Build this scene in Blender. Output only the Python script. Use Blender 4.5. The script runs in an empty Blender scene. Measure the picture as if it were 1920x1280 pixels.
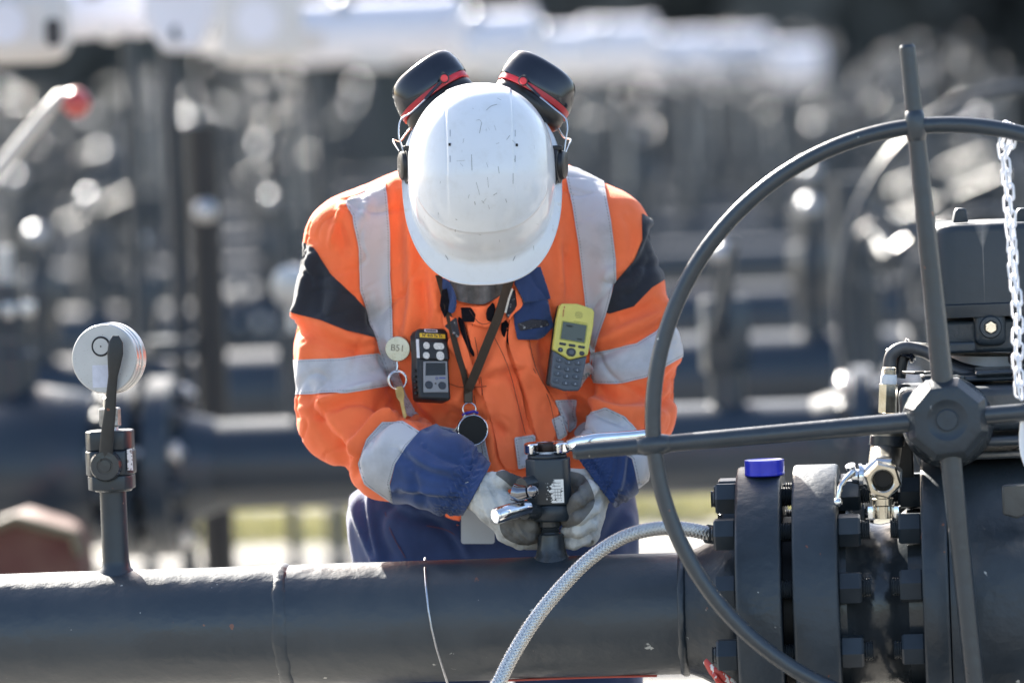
import bpy, bmesh, math, random
import numpy as np
from mathutils import Vector, Matrix, noise
from mathutils.bvhtree import BVHTree
random.seed(7); np.random.seed(7)
scene = bpy.context.scene
COL = scene.collection
R = math.radians

# ------------------------------------------------------------------ camera
FPX = 200.0/36.0*1920.0
PITCH = math.atan(490.0/FPX); ROLL = R(-2.25); CAMZ = 1.55
cam_data = bpy.data.cameras.new("camera"); cam = bpy.data.objects.new("camera", cam_data); COL.objects.link(cam)
cam_data.lens = 200.0; cam_data.sensor_width = 36.0; cam_data.clip_start = 0.1; cam_data.clip_end = 600.0
CM = Matrix.Rotation(math.pi/2-PITCH, 4, 'X') @ Matrix.Rotation(ROLL, 4, 'Z')
CM.translation = (0, 0, CAMZ)
cam.matrix_world = CM
cam_data.dof.use_dof = True; cam_data.dof.focus_distance = 8.22; cam_data.dof.aperture_fstop = 2.9
scene.camera = cam
C3 = CM.to_3x3()

def P(px, py, Y):
    """world point seen at photo pixel (px,py) lying at world depth Y"""
    d = C3 @ Vector(((px-960)/FPX, (640-py)/FPX, -1.0))
    t = Y/d.y
    return Vector((d.x*t, Y, CAMZ+d.z*t))
def PX(p):
    v = CM.inverted() @ Vector(p)
    return (960+v.x/-v.z*FPX, 640-v.y/-v.z*FPX)
def M(px, Y=8.25): return px*Y/FPX           # pixels to metres at depth Y

# ------------------------------------------------------------------ light
SUNV = Vector((-0.47, 1.0, 0.727)).normalized()
w = bpy.data.worlds.new("World"); scene.world = w; w.use_nodes = True
nt = w.node_tree; bg = nt.nodes['Background']
sky = nt.nodes.new('ShaderNodeTexSky'); sky.sky_type = 'NISHITA'; sky.sun_disc = False
sky.sun_elevation = math.asin(SUNV.z); sky.sun_rotation = math.atan2(SUNV.x, SUNV.y)
sky.air_density = 1.0; sky.dust_density = 2.5; sky.ozone_density = 0.6
nt.links.new(sky.outputs[0], bg.inputs[0]); bg.inputs[1].default_value = 0.06
sd = bpy.data.lights.new("sun", 'SUN'); sd.energy = 5.0; sd.angle = R(0.53); sd.color = (1.0, 0.95, 0.86)
sun = bpy.data.objects.new("sun", sd); COL.objects.link(sun)
sun.rotation_euler = (-SUNV).to_track_quat('-Z', 'Y').to_euler(); sun.location = (-4, 9, 8)
scene.view_settings.view_transform = 'Standard'; scene.view_settings.look = 'None'
scene.view_settings.exposure = 2.72; scene.view_settings.gamma = 1.0
scene.cycles.use_denoising = True; scene.cycles.sample_clamp_indirect = 6.0
scene.cycles.use_adaptive_sampling = False
scene.cycles.max_bounces = 6; scene.cycles.caustics_reflective = False; scene.cycles.caustics_refractive = False

# ------------------------------------------------------------------ materials
def mat(name, col, rough=0.5, metal=0.0, spec=0.5, var=0.12, vscale=8.0, bump=0.0, bscale=60.0, bdist=0.002, coat=0.0,
        sheen=0.0, col2=None, thr=(0.45, 0.6), rvar=0.0, detail=4, stretch=None, extra=None):
    m = bpy.data.materials.new(name); m.use_nodes = True
    n = m.node_tree.nodes; l = m.node_tree.links; b = n['Principled BSDF']
    b.inputs['Roughness'].default_value = rough; b.inputs['Metallic'].default_value = metal
    b.inputs['Specular IOR Level'].default_value = spec
    b.inputs['Coat Weight'].default_value = coat; b.inputs['Sheen Weight'].default_value = sheen
    b.inputs['Coat Roughness'].default_value = 0.1
    tc = n.new('ShaderNodeTexCoord'); src = tc.outputs['Object']
    if stretch:
        mp = n.new('ShaderNodeMapping'); mp.inputs['Scale'].default_value = stretch
        l.new(src, mp.inputs[0]); src = mp.outputs[0]
    nz = n.new('ShaderNodeTexNoise'); nz.inputs['Scale'].default_value = vscale; nz.inputs['Detail'].default_value = detail
    nz.inputs['Roughness'].default_value = 0.6
    l.new(src, nz.inputs['Vector'])
    mx = n.new('ShaderNodeMix'); mx.data_type = 'RGBA'
    mr = n.new('ShaderNodeMapRange'); l.new(nz.outputs['Fac'], mr.inputs['Value'])
    if col2 is None:
        mr.inputs['From Min'].default_value = 0.3; mr.inputs['From Max'].default_value = 0.7
        c1 = [c*(1-var) for c in col]; c2 = [min(1, c*(1+var)) for c in col]
    else:
        mr.inputs['From Min'].default_value = thr[0]; mr.inputs['From Max'].default_value = thr[1]
        c1 = col; c2 = col2
    l.new(mr.outputs[0], mx.inputs['Factor'])
    mx.inputs['A'].default_value = (*c1, 1); mx.inputs['B'].default_value = (*c2, 1)
    l.new(mx.outputs['Result'], b.inputs['Base Color'])
    if rvar:
        m2 = n.new('ShaderNodeMapRange'); l.new(nz.outputs['Fac'], m2.inputs['Value'])
        m2.inputs['From Min'].default_value = 0.3; m2.inputs['From Max'].default_value = 0.7
        m2.inputs['To Min'].default_value = rough-rvar; m2.inputs['To Max'].default_value = rough+rvar
        l.new(m2.outputs[0], b.inputs['Roughness'])
    if bump:
        n2 = n.new('ShaderNodeTexNoise'); n2.inputs['Scale'].default_value = bscale; n2.inputs['Detail'].default_value = 5
        l.new(tc.outputs['Object'], n2.inputs['Vector'])
        bp = n.new('ShaderNodeBump'); bp.inputs['Strength'].default_value = bump; bp.inputs['Distance'].default_value = bdist
        l.new(n2.outputs['Fac'], bp.inputs['Height']); l.new(bp.outputs[0], b.inputs['Normal'])
    if extra: extra(m, n, l, b, tc, mx)
    return m

def paint_extra(m, n, l, b, tc, mx):
    # chips: tiny pale and rusty spots
    v = n.new('ShaderNodeTexNoise'); v.inputs['Scale'].default_value = 55; v.inputs['Detail'].default_value = 6
    l.new(tc.outputs['Object'], v.inputs['Vector'])
    r = n.new('ShaderNodeMapRange'); r.inputs['From Min'].default_value = 0.712; r.inputs['From Max'].default_value = 0.73
    l.new(v.outputs['Fac'], r.inputs['Value'])
    v2 = n.new('ShaderNodeTexNoise'); v2.inputs['Scale'].default_value = 6; l.new(tc.outputs['Object'], v2.inputs['Vector'])
    c = n.new('ShaderNodeMix'); c.data_type = 'RGBA'; c.inputs['A'].default_value = (0.16, 0.055, 0.03, 1); c.inputs['B'].default_value = (0.4, 0.4, 0.38, 1)
    r2 = n.new('ShaderNodeMapRange'); r2.inputs['From Min'].default_value = 0.48; r2.inputs['From Max'].default_value = 0.52
    l.new(v2.outputs['Fac'], r2.inputs['Value']); l.new(r2.outputs[0], c.inputs['Factor'])
    k = n.new('ShaderNodeMix'); k.data_type = 'RGBA'
    l.new(r.outputs[0], k.inputs['Factor']); l.new(mx.outputs['Result'], k.inputs['A']); l.new(c.outputs['Result'], k.inputs['B'])
    l.new(k.outputs['Result'], b.inputs['Base Color'])

PAINT = (0.020, 0.029, 0.039)
M_paint = mat('grey_paint', PAINT, 0.38, 0, 0.5, 0.32, 7, 0.35, 35, 0.002, rvar=0.08, extra=paint_extra)
M_paint_rough = mat('grey_cast_paint', PAINT, 0.42, 0, 0.5, 0.35, 9, 0.6, 60, 0.003, rvar=0.1, extra=paint_extra)
M_paint_glossy = mat('glossy_grey_paint', (0.03, 0.036, 0.042), 0.22, 0, 0.5, 0.25, 14, 0.5, 26, 0.004, rvar=0.08)
M_paint_far = mat('far_grey_paint', (0.014, 0.024, 0.037), 0.34, 0, 0.5, 0.2, 3)
M_wheel = mat('wheel_paint', PAINT, 0.34, 0, 0.7, 0.18, 7, 0.5, 60, 0.002, rvar=0.08, extra=paint_extra)
M_dark = mat('dark_rubber_and_shade', (0.012, 0.012, 0.014), 0.5, 0, 0.4, 0.2, 20)
M_black_gloss = mat('black_plastic', (0.006, 0.008, 0.016), 0.17, 0, 0.5, 0.2, 10, coat=0.3)
M_black_sat = mat('satin_black_plastic', (0.008, 0.008, 0.010), 0.42, 0, 0.5, 0.2, 30, 0.2, 300, 0.0005)
M_red_band = mat('red_plastic', (0.42, 0.02, 0.03), 0.35, 0, 0.5, 0.1, 20)
M_steel = mat('steel', (0.62, 0.61, 0.6), 0.22, 1.0, 0.5, 0.2, 30, 0.25, 90, 0.001, rvar=0.1)
M_wire = mat('wire_steel', (0.55, 0.55, 0.56), 0.25, 1.0, 0.5, 0.1, 30)
M_chrome = mat('chrome', (0.78, 0.79, 0.81), 0.1, 1.0, 0.5, 0.1, 40, 0.12, 60, 0.001, rvar=0.05)
M_brass = mat('nickel_brass', (0.62, 0.56, 0.46), 0.24, 1.0, 0.5, 0.2, 30, 0.3, 80, 0.001, rvar=0.1)
M_key = mat('key_brass', (0.34, 0.25, 0.12), 0.35, 1.0, 0.5, 0.3, 60)
M_gravel = mat('gravel', (0.22, 0.21, 0.195), 0.9, 0, 0.2, 0.35, 30, 0.8, 40, 0.02, detail=8)
M_galv = mat('galvanised', (0.36, 0.37, 0.39), 0.42, 1.0, 0.5, 0.2, 10)
M_white_paint = mat('white_paint', (0.60, 0.60, 0.66), 0.35, 0, 0.5, 0.06, 4, rvar=0.05)
M_white_plastic = mat('white_plastic', (0.82, 0.82, 0.84), 0.35, 0, 0.5, 0.04, 20)

# ------------------------------------------------------------------ object helpers
def tag(o, label=None, cat=None, group=None, kind=None):
    if label: o['label'] = label
    if cat: o['category'] = cat
    if group: o['group'] = group
    if kind: o['kind'] = kind
    return o
def thing(name, label, cat, loc=(0, 0, 0), rz=0.0, group=None):
    o = bpy.data.objects.new(name, None); COL.objects.link(o); o.empty_display_size = 0.05
    o.location = loc; o.rotation_euler = (0, 0, rz)
    o.matrix_basis = Matrix.Translation(Vector(loc)) @ Matrix.Rotation(rz, 4, 'Z')
    return tag(o, label, cat, group)
def wmat(o):
    m = o.matrix_basis.copy()
    while o.parent: o = o.parent; m = o.matrix_basis @ m
    return m
def mkobj(name, verts, faces, material, parent=None, world=True, smooth=40, bevel=0.0, seg=2, attrs=None, subsurf=0, solid=0, offset=0):
    me = bpy.data.meshes.new(name)
    V = np.asarray([tuple(v) for v in verts], dtype=float) if not isinstance(verts, np.ndarray) else verts
    org = None
    if parent is not None and world:
        iv = np.array(wmat(parent).inverted()); V = V @ iv[:3, :3].T + iv[:3, 3]
    if parent is None:      # give a top-level mesh its origin at its base
        org = np.array([(V[:, 0].min()+V[:, 0].max())/2, (V[:, 1].min()+V[:, 1].max())/2, V[:, 2].min()]); V = V-org
    me.from_pydata(V.tolist(), [], faces if isinstance(faces, list) else faces.tolist())
    me.update()
    if attrs:
        for k, a in attrs.items():
            at = me.attributes.new(k, 'FLOAT', 'POINT'); at.data.foreach_set('value', np.asarray(a, dtype=np.float32))
    for mm in (material if isinstance(material, (list, tuple)) else [material]): me.materials.append(mm)
    if smooth is not None:
        me.shade_smooth()
        if smooth < 180: me.set_sharp_from_angle(angle=R(smooth))
    o = bpy.data.objects.new(name, me); COL.objects.link(o)
    if org is not None: o.location = org; o.matrix_basis = Matrix.Translation(Vector(org))
    if parent is not None: o.parent = parent
    if bevel:
        b = o.modifiers.new('bevel', 'BEVEL'); b.width = bevel; b.segments = seg; b.limit_method = 'ANGLE'; b.angle_limit = R(40)
    if solid:
        s = o.modifiers.new('solid', 'SOLIDIFY'); s.thickness = solid; s.offset = offset
    if subsurf:
        s = o.modifiers.new('sub', 'SUBSURF'); s.levels = subsurf; s.render_levels = subsurf
    return o

def frame(axis, up=None):
    a = Vector(axis).normalized()
    h = Vector(up) if up is not None else (Vector((0, 0, 1)) if abs(a.z) < 0.9 else Vector((1, 0, 0)))
    u = (h - a*h.dot(a)).normalized(); v = a.cross(u)
    return a, u, v
class MB:
    def __init__(s): s.v = []; s.f = []
    def add(s, vs, fs):
        k = len(s.v); s.v += [tuple(v) for v in vs]; s.f += [tuple(i+k for i in f) for f in fs]; return s
    def box(s, c, size, rot=None):
        c = Vector(c); x, y, z = [q/2 for q in size]; r = rot or Matrix.Identity(3)
        vs = [c + r @ Vector((i*x, j*y, k*z)) for i in (-1, 1) for j in (-1, 1) for k in (-1, 1)]
        return s.add(vs, [(0, 1, 3, 2), (4, 6, 7, 5), (0, 4, 5, 1), (2, 3, 7, 6), (0, 2, 6, 4), (1, 5, 7, 3)])
    def lathe(s, o, axis, prof, n=32, up=None, sy=1.0, ph=0.0, caps=True):
        """prof = [(radius, height)...] along axis"""
        o = Vector(o); a, u, v = frame(axis, up); vs = []; fs = []
        for r, h in prof:
            for i in range(n):
                t = 2*math.pi*i/n+ph
                vs.append(o + a*h + u*(r*math.cos(t)) + v*(r*sy*math.sin(t)))
        m = len(prof)
        for j in range(m-1):
            for i in range(n):
                i2 = (i+1) % n
                fs.append((j*n+i, j*n+i2, (j+1)*n+i2, (j+1)*n+i))
        if caps:
            fs.append(tuple(range(n-1, -1, -1))); fs.append(tuple((m-1)*n+i for i in range(n)))
        return s.add(vs, fs)
    def cyl(s, a, b, ra, rb=None, n=24, ph=0.0, up=None):
        a = Vector(a); b = Vector(b); L = (b-a).length
        return s.lathe(a, b-a, [(ra, 0), (ra if rb is None else rb, L)], n, up=up, ph=ph)
    def hexp(s, a, b, r, ph=0.0, ch=0.12, n=6, up=None):
        """hex nut with chamfered ends, r = corner radius"""
        a = Vector(a); b = Vector(b); L = (b-a).length; c = min(r*ch, L*0.3)
        return s.lathe(a, b-a, [(r*0.9, 0), (r, c), (r, L-c), (r*0.9, L)], n, ph=ph, up=up)
    def tube(s, pts, r, n=10, closed=False, caps=True, sy=1.0, upv=None):
        pts = [Vector(p) for p in pts]; m = len(pts); vs = []; fs = []
        rr = r if isinstance(r, (list, tuple)) else [r]*m
        u = None
        for i, p in enumerate(pts):
            if closed: t = (pts[(i+1) % m]-pts[i-1]).normalized()
            else: t = (pts[min(i+1, m-1)]-pts[max(i-1, 0)]).normalized()
            if u is None: _, u, v = frame(t, upv)
            else:
                u = (u - t*u.dot(t)).normalized()
            v = t.cross(u)
            for k in range(n):
                an = 2*math.pi*k/n
                vs.append(p + u*(rr[i]*math.cos(an)) + v*(rr[i]*sy*math.sin(an)))
        for j in range(m if closed else m-1):
            j2 = (j+1) % m
            for k in range(n):
                k2 = (k+1) % n
                fs.append((j*n+k, j*n+k2, j2*n+k2, j2*n+k))
        if caps and not closed:
            fs.append(tuple(range(n-1, -1, -1))); fs.append(tuple((m-1)*n+k for k in range(n)))
        return s.add(vs, fs)
    def torus(s, c, nrm, Rr, r, nR=48, nr=10, a0=0, a1=None, sy=1.0, up=None):
        c = Vector(c); a, u, v = frame(nrm, up); cl = a1 is None
        m = nR if cl else nR+1
        pts = [c + u*(Rr*math.cos(t)) + v*(Rr*sy*math.sin(t)) for t in [(2*math.pi*i/nR if cl else a0+(a1-a0)*i/nR) for i in range(m)]]
        return s.tube(pts, r, nr, closed=cl)
    def sphere(s, c, r, n=16, sc=(1, 1, 1), rot=None):
        vs = []; fs = []; m = n//2; c = Vector(c); rt = rot or Matrix.Identity(3)
        for j in range(m+1):
            th = math.pi*j/m
            for i in range(n):
                ph = 2*math.pi*i/n
                vs.append(c + rt @ Vector((r*sc[0]*math.sin(th)*math.cos(ph), r*sc[1]*math.sin(th)*math.sin(ph), r*sc[2]*math.cos(th))))
        for j in range(m):
            for i in range(n):
                i2 = (i+1) % n
                fs.append((j*n+i, (j+1)*n+i, (j+1)*n+i2, j*n+i2))
        return s.add(vs, fs)
    def prism(s, poly, o, ux, uy, dv):
        o = Vector(o); ux = Vector(ux); uy = Vector(uy); dv = Vector(dv); n = len(poly)
        vs = [o+ux*x+uy*y for x, y in poly] + [o+ux*x+uy*y+dv for x, y in poly]
        fs = [tuple(range(n)), tuple(range(2*n-1, n-1, -1))] + [(i, i+n, (i+1) % n+n, (i+1) % n) for i in range(n)]
        return s.add(vs, fs)
    def build(s, name, m, parent=None, **k):
        o = mkobj(name, s.v, s.f, m, parent, **k)
        bm = bmesh.new(); bm.from_mesh(o.data); bmesh.ops.remove_doubles(bm, verts=bm.verts, dist=1e-6)
        bmesh.ops.recalc_face_normals(bm, faces=bm.faces); bm.to_mesh(o.data); bm.free()
        sm = k.get('smooth', 40)
        if sm is not None and sm < 180: o.data.set_sharp_from_angle(angle=R(sm))
        return o
def rrect(w, h, r, n=5):
    out = []
    for cx, cy, a0 in ((w/2-r, h/2-r, 0), (-w/2+r, h/2-r, 90), (-w/2+r, -h/2+r, 180), (w/2-r, -h/2+r, 270)):
        for i in range(n+1):
            a = R(a0+90*i/n); out.append((cx+r*math.cos(a), cy+r*math.sin(a)))
    return out
def text_part(name, txt, size, o, ux, uy, material, parent, extrude=0.0003, bold=False):
    cu = bpy.data.curves.new(name, 'FONT'); cu.body = txt; cu.size = size; cu.extrude = extrude; cu.align_x = 'CENTER'; cu.align_y = 'CENTER'
    cu.offset = 0.03*size if bold else 0; cu.resolution_u = 3
    t = bpy.data.objects.new(name, cu); COL.objects.link(t)
    dg = bpy.context.evaluated_depsgraph_get(); me = bpy.data.meshes.new_from_object(t.evaluated_get(dg))
    bpy.data.objects.remove(t)
    ux = Vector(ux).normalized(); uy = Vector(uy).normalized(); uz = ux.cross(uy)
    vs = [Vector(o)+ux*v.co.x+uy*v.co.y+uz*v.co.z for v in me.vertices]; fs = [tuple(p.vertices) for p in me.polygons]
    return mkobj(name, vs, fs, material, parent, smooth=None)
def copy_tree(o, parent=None):
    c = o.copy(); COL.objects.link(c); c.parent = parent
    for ch in list(o.children): copy_tree(ch, c)
    return c

# ------------------------------------------------------------------ implicit surfaces
def surface_nets(F, org, h):
    nx, ny, nz = F.shape; ins = F < 0
    c = [(i, j, k) for i in (0, 1) for j in (0, 1) for k in (0, 1)]
    sl = lambda A, d: A[d[0]:nx-1+d[0], d[1]:ny-1+d[1], d[2]:nz-1+d[2]]
    cnt = sum(sl(ins, d).astype(np.int8) for d in c)
    act = (cnt > 0) & (cnt < 8)
    idx = -np.ones(act.shape, dtype=np.int64); A = np.argwhere(act); idx[act] = np.arange(len(A))
    acc = np.zeros((len(A), 3)); num = np.zeros(len(A))
    for e0 in c:
        for ax in range(3):
            if e0[ax] == 1: continue
            e1 = list(e0); e1[ax] = 1
            f0 = F[A[:, 0]+e0[0], A[:, 1]+e0[1], A[:, 2]+e0[2]]; f1 = F[A[:, 0]+e1[0], A[:, 1]+e1[1], A[:, 2]+e1[2]]
            ok = (f0 < 0) != (f1 < 0)
            t = np.where(ok, f0/np.where(ok, f0-f1, 1), 0)
            p = np.array(e0, float)[None, :].repeat(len(A), 0); p[:, ax] += t
            acc += p*ok[:, None]; num += ok
    V = (A + acc/num[:, None])*h + org
    quads = []
    for ax in range(3):
        b, d = [(1, 2), (2, 0), (0, 1)][ax]
        s0 = [slice(None)]*3; s1 = [slice(None)]*3; s0[ax] = slice(0, -1); s1[ax] = slice(1, None)
        a0 = ins[tuple(s0)]; a1 = ins[tuple(s1)]
        E = np.argwhere(a0 != a1); keep = (E[:, b] > 0) & (E[:, d] > 0)
        lim = [nx-1, ny-1, nz-1]
        keep &= (E[:, b] < lim[b]) & (E[:, d] < lim[d]); E = E[keep]
        fl = a0[E[:, 0], E[:, 1], E[:, 2]]
        def g(db, dd):
            q = E.copy(); q[:, b] -= db; q[:, d] -= dd
            return idx[q[:, 0], q[:, 1], q[:, 2]]
        Q = np.stack([g(1, 1), g(0, 1), g(0, 0), g(1, 0)], 1)
        Q[~fl] = Q[~fl][:, ::-1]; quads.append(Q)
    return V, np.concatenate(quads)
def sdf_mesh(fn, lo, hi, h):
    lo = np.array(lo, float); hi = np.array(hi, float)
    ax = [np.arange(lo[i], hi[i]+h, h, dtype=np.float32) for i in range(3)]
    X, Y, Z = np.meshgrid(*ax, indexing='ij')
    F = np.empty(X.shape, dtype=np.float32)
    st = max(1, int(4e5/(X.shape[1]*X.shape[2])))
    for i in range(0, X.shape[0], st):
        F[i:i+st] = fn(X[i:i+st], Y[i:i+st], Z[i:i+st])
    return surface_nets(F, lo, h)
def rcone(X, Y, Z, a, b, ra, rb, sy=1.0):
    """distance to a tapered capsule; sy<1 flattens it in world Y"""
    ax, ay, az = a; bx, by, bz = b
    t = ((X-ax)*(bx-ax)+(Y-ay)*(by-ay)+(Z-az)*(bz-az))/((bx-ax)**2+(by-ay)**2+(bz-az)**2+1e-12)
    t = np.clip(t, 0, 1)
    dx = X-(ax+t*(bx-ax)); dy = (Y-(ay+t*(by-ay)))/sy; dz = Z-(az+t*(bz-az))
    return (np.sqrt(dx*dx+dy*dy+dz*dz)-(ra+(rb-ra)*t))*(1 if sy >= 1 else (0.5+0.5*sy))
def ellip(X, Y, Z, c, r, rot=None):
    dx, dy, dz = X-c[0], Y-c[1], Z-c[2]
    if rot is not None:
        m = rot
        dx, dy, dz = dx*m[0][0]+dy*m[1][0]+dz*m[2][0], dx*m[0][1]+dy*m[1][1]+dz*m[2][1], dx*m[0][2]+dy*m[1][2]+dz*m[2][2]
    k = np.sqrt((dx/r[0])**2+(dy/r[1])**2+(dz/r[2])**2)
    return (k-1)*min(r)
def smin(a, b, k):
    h = np.clip(0.5+0.5*(b-a)/k, 0, 1)
    return b*(1-h)+a*h-k*h*(1-h)
def vnormals(V, Q):
    n = np.cross(V[Q[:, 2]]-V[Q[:, 0]], V[Q[:, 3]]-V[Q[:, 1]])
    N = np.zeros_like(V)
    for i in range(4): np.add.at(N, Q[:, i], n)
    return N/(np.linalg.norm(N, axis=1)[:, None]+1e-12)
def vpx(V):
    iv = np.array(CM.inverted()); q = V @ iv[:3, :3].T + iv[:3, 3]
    return np.stack([960+q[:, 0]/-q[:, 2]*FPX, 640-q[:, 1]/-q[:, 2]*FPX], 1)
def sd_poly(p, poly):
    poly = np.array(poly, float); d = np.full(len(p), 1e9); s = np.ones(len(p)); n = len(poly)
    for i in range(n):
        a = poly[i]; b = poly[i-1]; e = b-a; w_ = p-a
        t = np.clip((w_ @ e)/(e @ e+1e-9), 0, 1); q = w_-t[:, None]*e; d = np.minimum(d, (q**2).sum(1))
        c1 = p[:, 1] >= a[1]; c2 = p[:, 1] < b[1]; c3 = e[0]*w_[:, 1] > e[1]*w_[:, 0]
        flip = (c1 & c2 & c3) | (~c1 & ~c2 & ~c3); s[flip] *= -1
    return s*np.sqrt(d)
def sd_line(p, line):
    """distance, side-signed distance to an open polyline"""
    line = np.array(line, float); d = np.full(len(p), 1e9); sg = np.ones(len(p))
    for i in range(len(line)-1):
        a = line[i]; e = line[i+1]-a; w_ = p-a; t = np.clip((w_ @ e)/(e @ e+1e-9), 0, 1)
        q = w_-t[:, None]*e; dd = np.sqrt((q**2).sum(1)); c = e[0]*w_[:, 1]-e[1]*w_[:, 0]
        m = dd < d; d[m] = dd[m]; sg[m] = np.sign(c[m])
    return d, sg*d
def smooth_poly(poly, it=2, closed=True):
    p = [tuple(q) for q in poly]
    for _ in range(it):
        o = []; n = len(p)
        rng = range(n) if closed else range(n-1)
        if not closed: o.append(p[0])
        for i in rng:
            a = p[i]; b = p[(i+1) % n]
            o.append((a[0]*.75+b[0]*.25, a[1]*.75+b[1]*.25)); o.append((a[0]*.25+b[0]*.75, a[1]*.25+b[1]*.75))
        if not closed: o.append(p[-1])
        p = o
    return p
def clip_mesh(V, Q, f, extra=None):
    """keep the part of a quad or tri mesh where the scalar f < 0; returns verts, tri faces, [interp arrays]"""
    ex = [np.asarray(e, float).reshape(len(V), -1) for e in (extra or [])]
    al = np.concatenate([V]+ex+[f[:, None]], 1)
    sel = (f[Q] < 0).any(1); Q = Q[sel]
    T = np.concatenate([Q[:, [0, 1, 2]], Q[:, [0, 2, 3]]]) if Q.shape[1] == 4 else Q
    out = []; faces = []; cache = {}
    def vid(i):
        if i not in cache: cache[i] = len(out); out.append(al[i])
        return cache[i]
    def eid(i, j):
        k = (i, j) if i < j else (j, i); k = ('e',)+k
        if k not in cache:
            t = f[i]/(f[i]-f[j]); cache[k] = len(out); out.append(al[i]*(1-t)+al[j]*t)
        return cache[k]
    for t in T.tolist():
        s = [f[i] < 0 for i in t]
        if all(s): faces.append((vid(t[0]), vid(t[1]), vid(t[2]))); continue
        if not any(s): continue
        pl = []
        for a in range(3):
            i, j = t[a], t[(a+1) % 3]
            if s[a]: pl.append(vid(i))
            if s[a] != s[(a+1) % 3]: pl.append(eid(i, j))
        faces.append(tuple(pl))
    A = np.array(out)
    if len(A) == 0: return None
    res = []; k = 3
    for e in ex: res.append(A[:, k:k+e.shape[1]]); k += e.shape[1]
    return A[:, :3], faces, res
def shell(name, V, N, Q, f, off, material, parent, attrs=None, label=None):
    r = clip_mesh(V, Q, f, [N, f] + list((attrs or {}).values()))
    if r is None: print('EMPTY SHELL', name); return None
    v, fs, ex = r
    n = ex[0]/(np.linalg.norm(ex[0], axis=1)[:, None]+1e-9)
    at = {'edge': -ex[1][:, 0]}
    for k, a in zip((attrs or {}).keys(), ex[2:]): at[k] = a[:, 0]
    o = mkobj(name, v+n*off, fs, material, parent, smooth=180, attrs=at)
    if label: o['label'] = label
    return o
# ================================================================== SETTING
YAW = R(-5.0)
ORD = ['first', 'second', 'third', 'fourth', 'fifth', 'sixth', 'seventh', 'eighth', 'ninth', 'tenth', 'eleventh', 'twelfth', 'thirteenth', 'fourteenth', 'fifteenth', 'sixteenth']
def sheet(name, x0, x1, y0, y1, z, nx, ny, amp, material, kind='structure'):
    xs = np.linspace(x0, x1, nx); ys = np.linspace(y0, y1, ny); X, Y = np.meshgrid(xs, ys, indexing='ij')
    Z = z+amp*np.random.rand(nx, ny)
    V = np.stack([X, Y, Z], -1).reshape(-1, 3); f = []
    for i in range(nx-1):
        for j in range(ny-1): f.append((i*ny+j, (i+1)*ny+j, (i+1)*ny+j+1, i*ny+j+1))
    o = mkobj(name, V, f, material, None, smooth=180); tag(o, kind=kind); return o
g = sheet('ground', -150, 150, -40, 260, 0, 2, 2, 0, M_gravel)
M_dark_ground = mat('added_dark_ground', (0.11, 0.11, 0.105), 0.85, 0, 0.3, 0.3, 40, 0.6, 60, 0.01, detail=8)
sheet('path', -40, 40, -6, 7.75, 0.004, 2, 2, 0, M_dark_ground)  # unseen dark sheet added near the camera to cut light bounced off gravel
M_grass = mat('dry_grass', (0.40, 0.38, 0.19), 0.8, 0, 0.2, 0.3, 6, col2=(0.46, 0.43, 0.26), thr=(0.35, 0.65))
def grass_patch(name, x0, x1, y0, y1, n, hgt):
    m = MB(); rnd = random.Random(3)
    for _ in range(n):
        x = rnd.uniform(x0, x1); y = rnd.uniform(y0, y1)+0.15*math.sin(x*3); h = hgt*rnd.uniform(.5, 1.2); a = rnd.uniform(0, 6.28); wd = .012
        dx, dy = math.cos(a)*wd, math.sin(a)*wd; lx, ly = rnd.uniform(-.04, .04), rnd.uniform(-.04, .04)
        m.add([(x-dx, y-dy, 0), (x+dx, y+dy, 0), (x+lx, y+ly, h)], [(0, 1, 2)])
    o = mkobj(name, m.v, m.f, M_grass, None, smooth=None)
    tag(o, 'strip of dry yellow green grass between the pipe rows', 'grass', kind='stuff')
grass_patch('grass', -6, 8, 19.3, 20.6, 16000, .07)
# far wood
M_leafd = mat('conifer_green', (0.085, 0.086, 0.078), 0.9, 0, 0.0, 0.5, 0.35, col2=(0.13, 0.12, 0.105), thr=(0.35, 0.65))
def woods():
    m = MB(); rnd = random.Random(11)
    for i in range(230):
        x = rnd.uniform(-55, 55) if i > 90 else rnd.uniform(-14, 14); y = rnd.uniform(74, 92); h = rnd.uniform(10, 17)
        m.cyl((x, y, 0), (x, y, h*.8), .22, .06, 6)
        for k in range(90):
            t = rnd.random(); z = .6+t*(h-.6); rr = (1-t)*3.3+.2; a = rnd.uniform(0, 6.28); q = rr*rnd.uniform(.5, 1)
            c = Vector((x+math.cos(a)*q, y+math.sin(a)*q, z)); s = rnd.uniform(.8, 1.6)
            d1 = Vector((.25*math.cos(a), .1*math.sin(a), -1))*s; d2 = Vector((math.cos(a*3), .5*math.sin(a*3), rnd.uniform(-.2, .2)))*s*.8
            m.add([c-d1*.3-d2, c-d1*.3+d2, c+d1, c-d1+Vector((0, 0, .3))], [(0, 1, 2), (3, 1, 0)])
    o = mkobj('far_wood', m.v, m.f, M_leafd, None, smooth=None)
    tag(o, 'dark conifer wood closing the view far behind the pipework', 'wood', kind='stuff')
woods()
hx = np.linspace(-90, 90, 60); hy = np.linspace(94, 150, 24); HX, HY = np.meshgrid(hx, hy, indexing='ij')
HZ = np.clip((HY-94)/30, 0, 1)**.8*9+1.5*np.sin(HX*.11)*np.clip((HY-94)/30, 0, 1)-.05
tag(mkobj('backing_hill', np.stack([HX, HY, HZ], -1).reshape(-1, 3), [(i*24+j, (i+1)*24+j, (i+1)*24+j+1, i*24+j+1) for i in range(59) for j in range(23)], M_leafd, None, smooth=180), kind='structure')  # slope added behind the trees to shut out bright sky gaps

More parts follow.
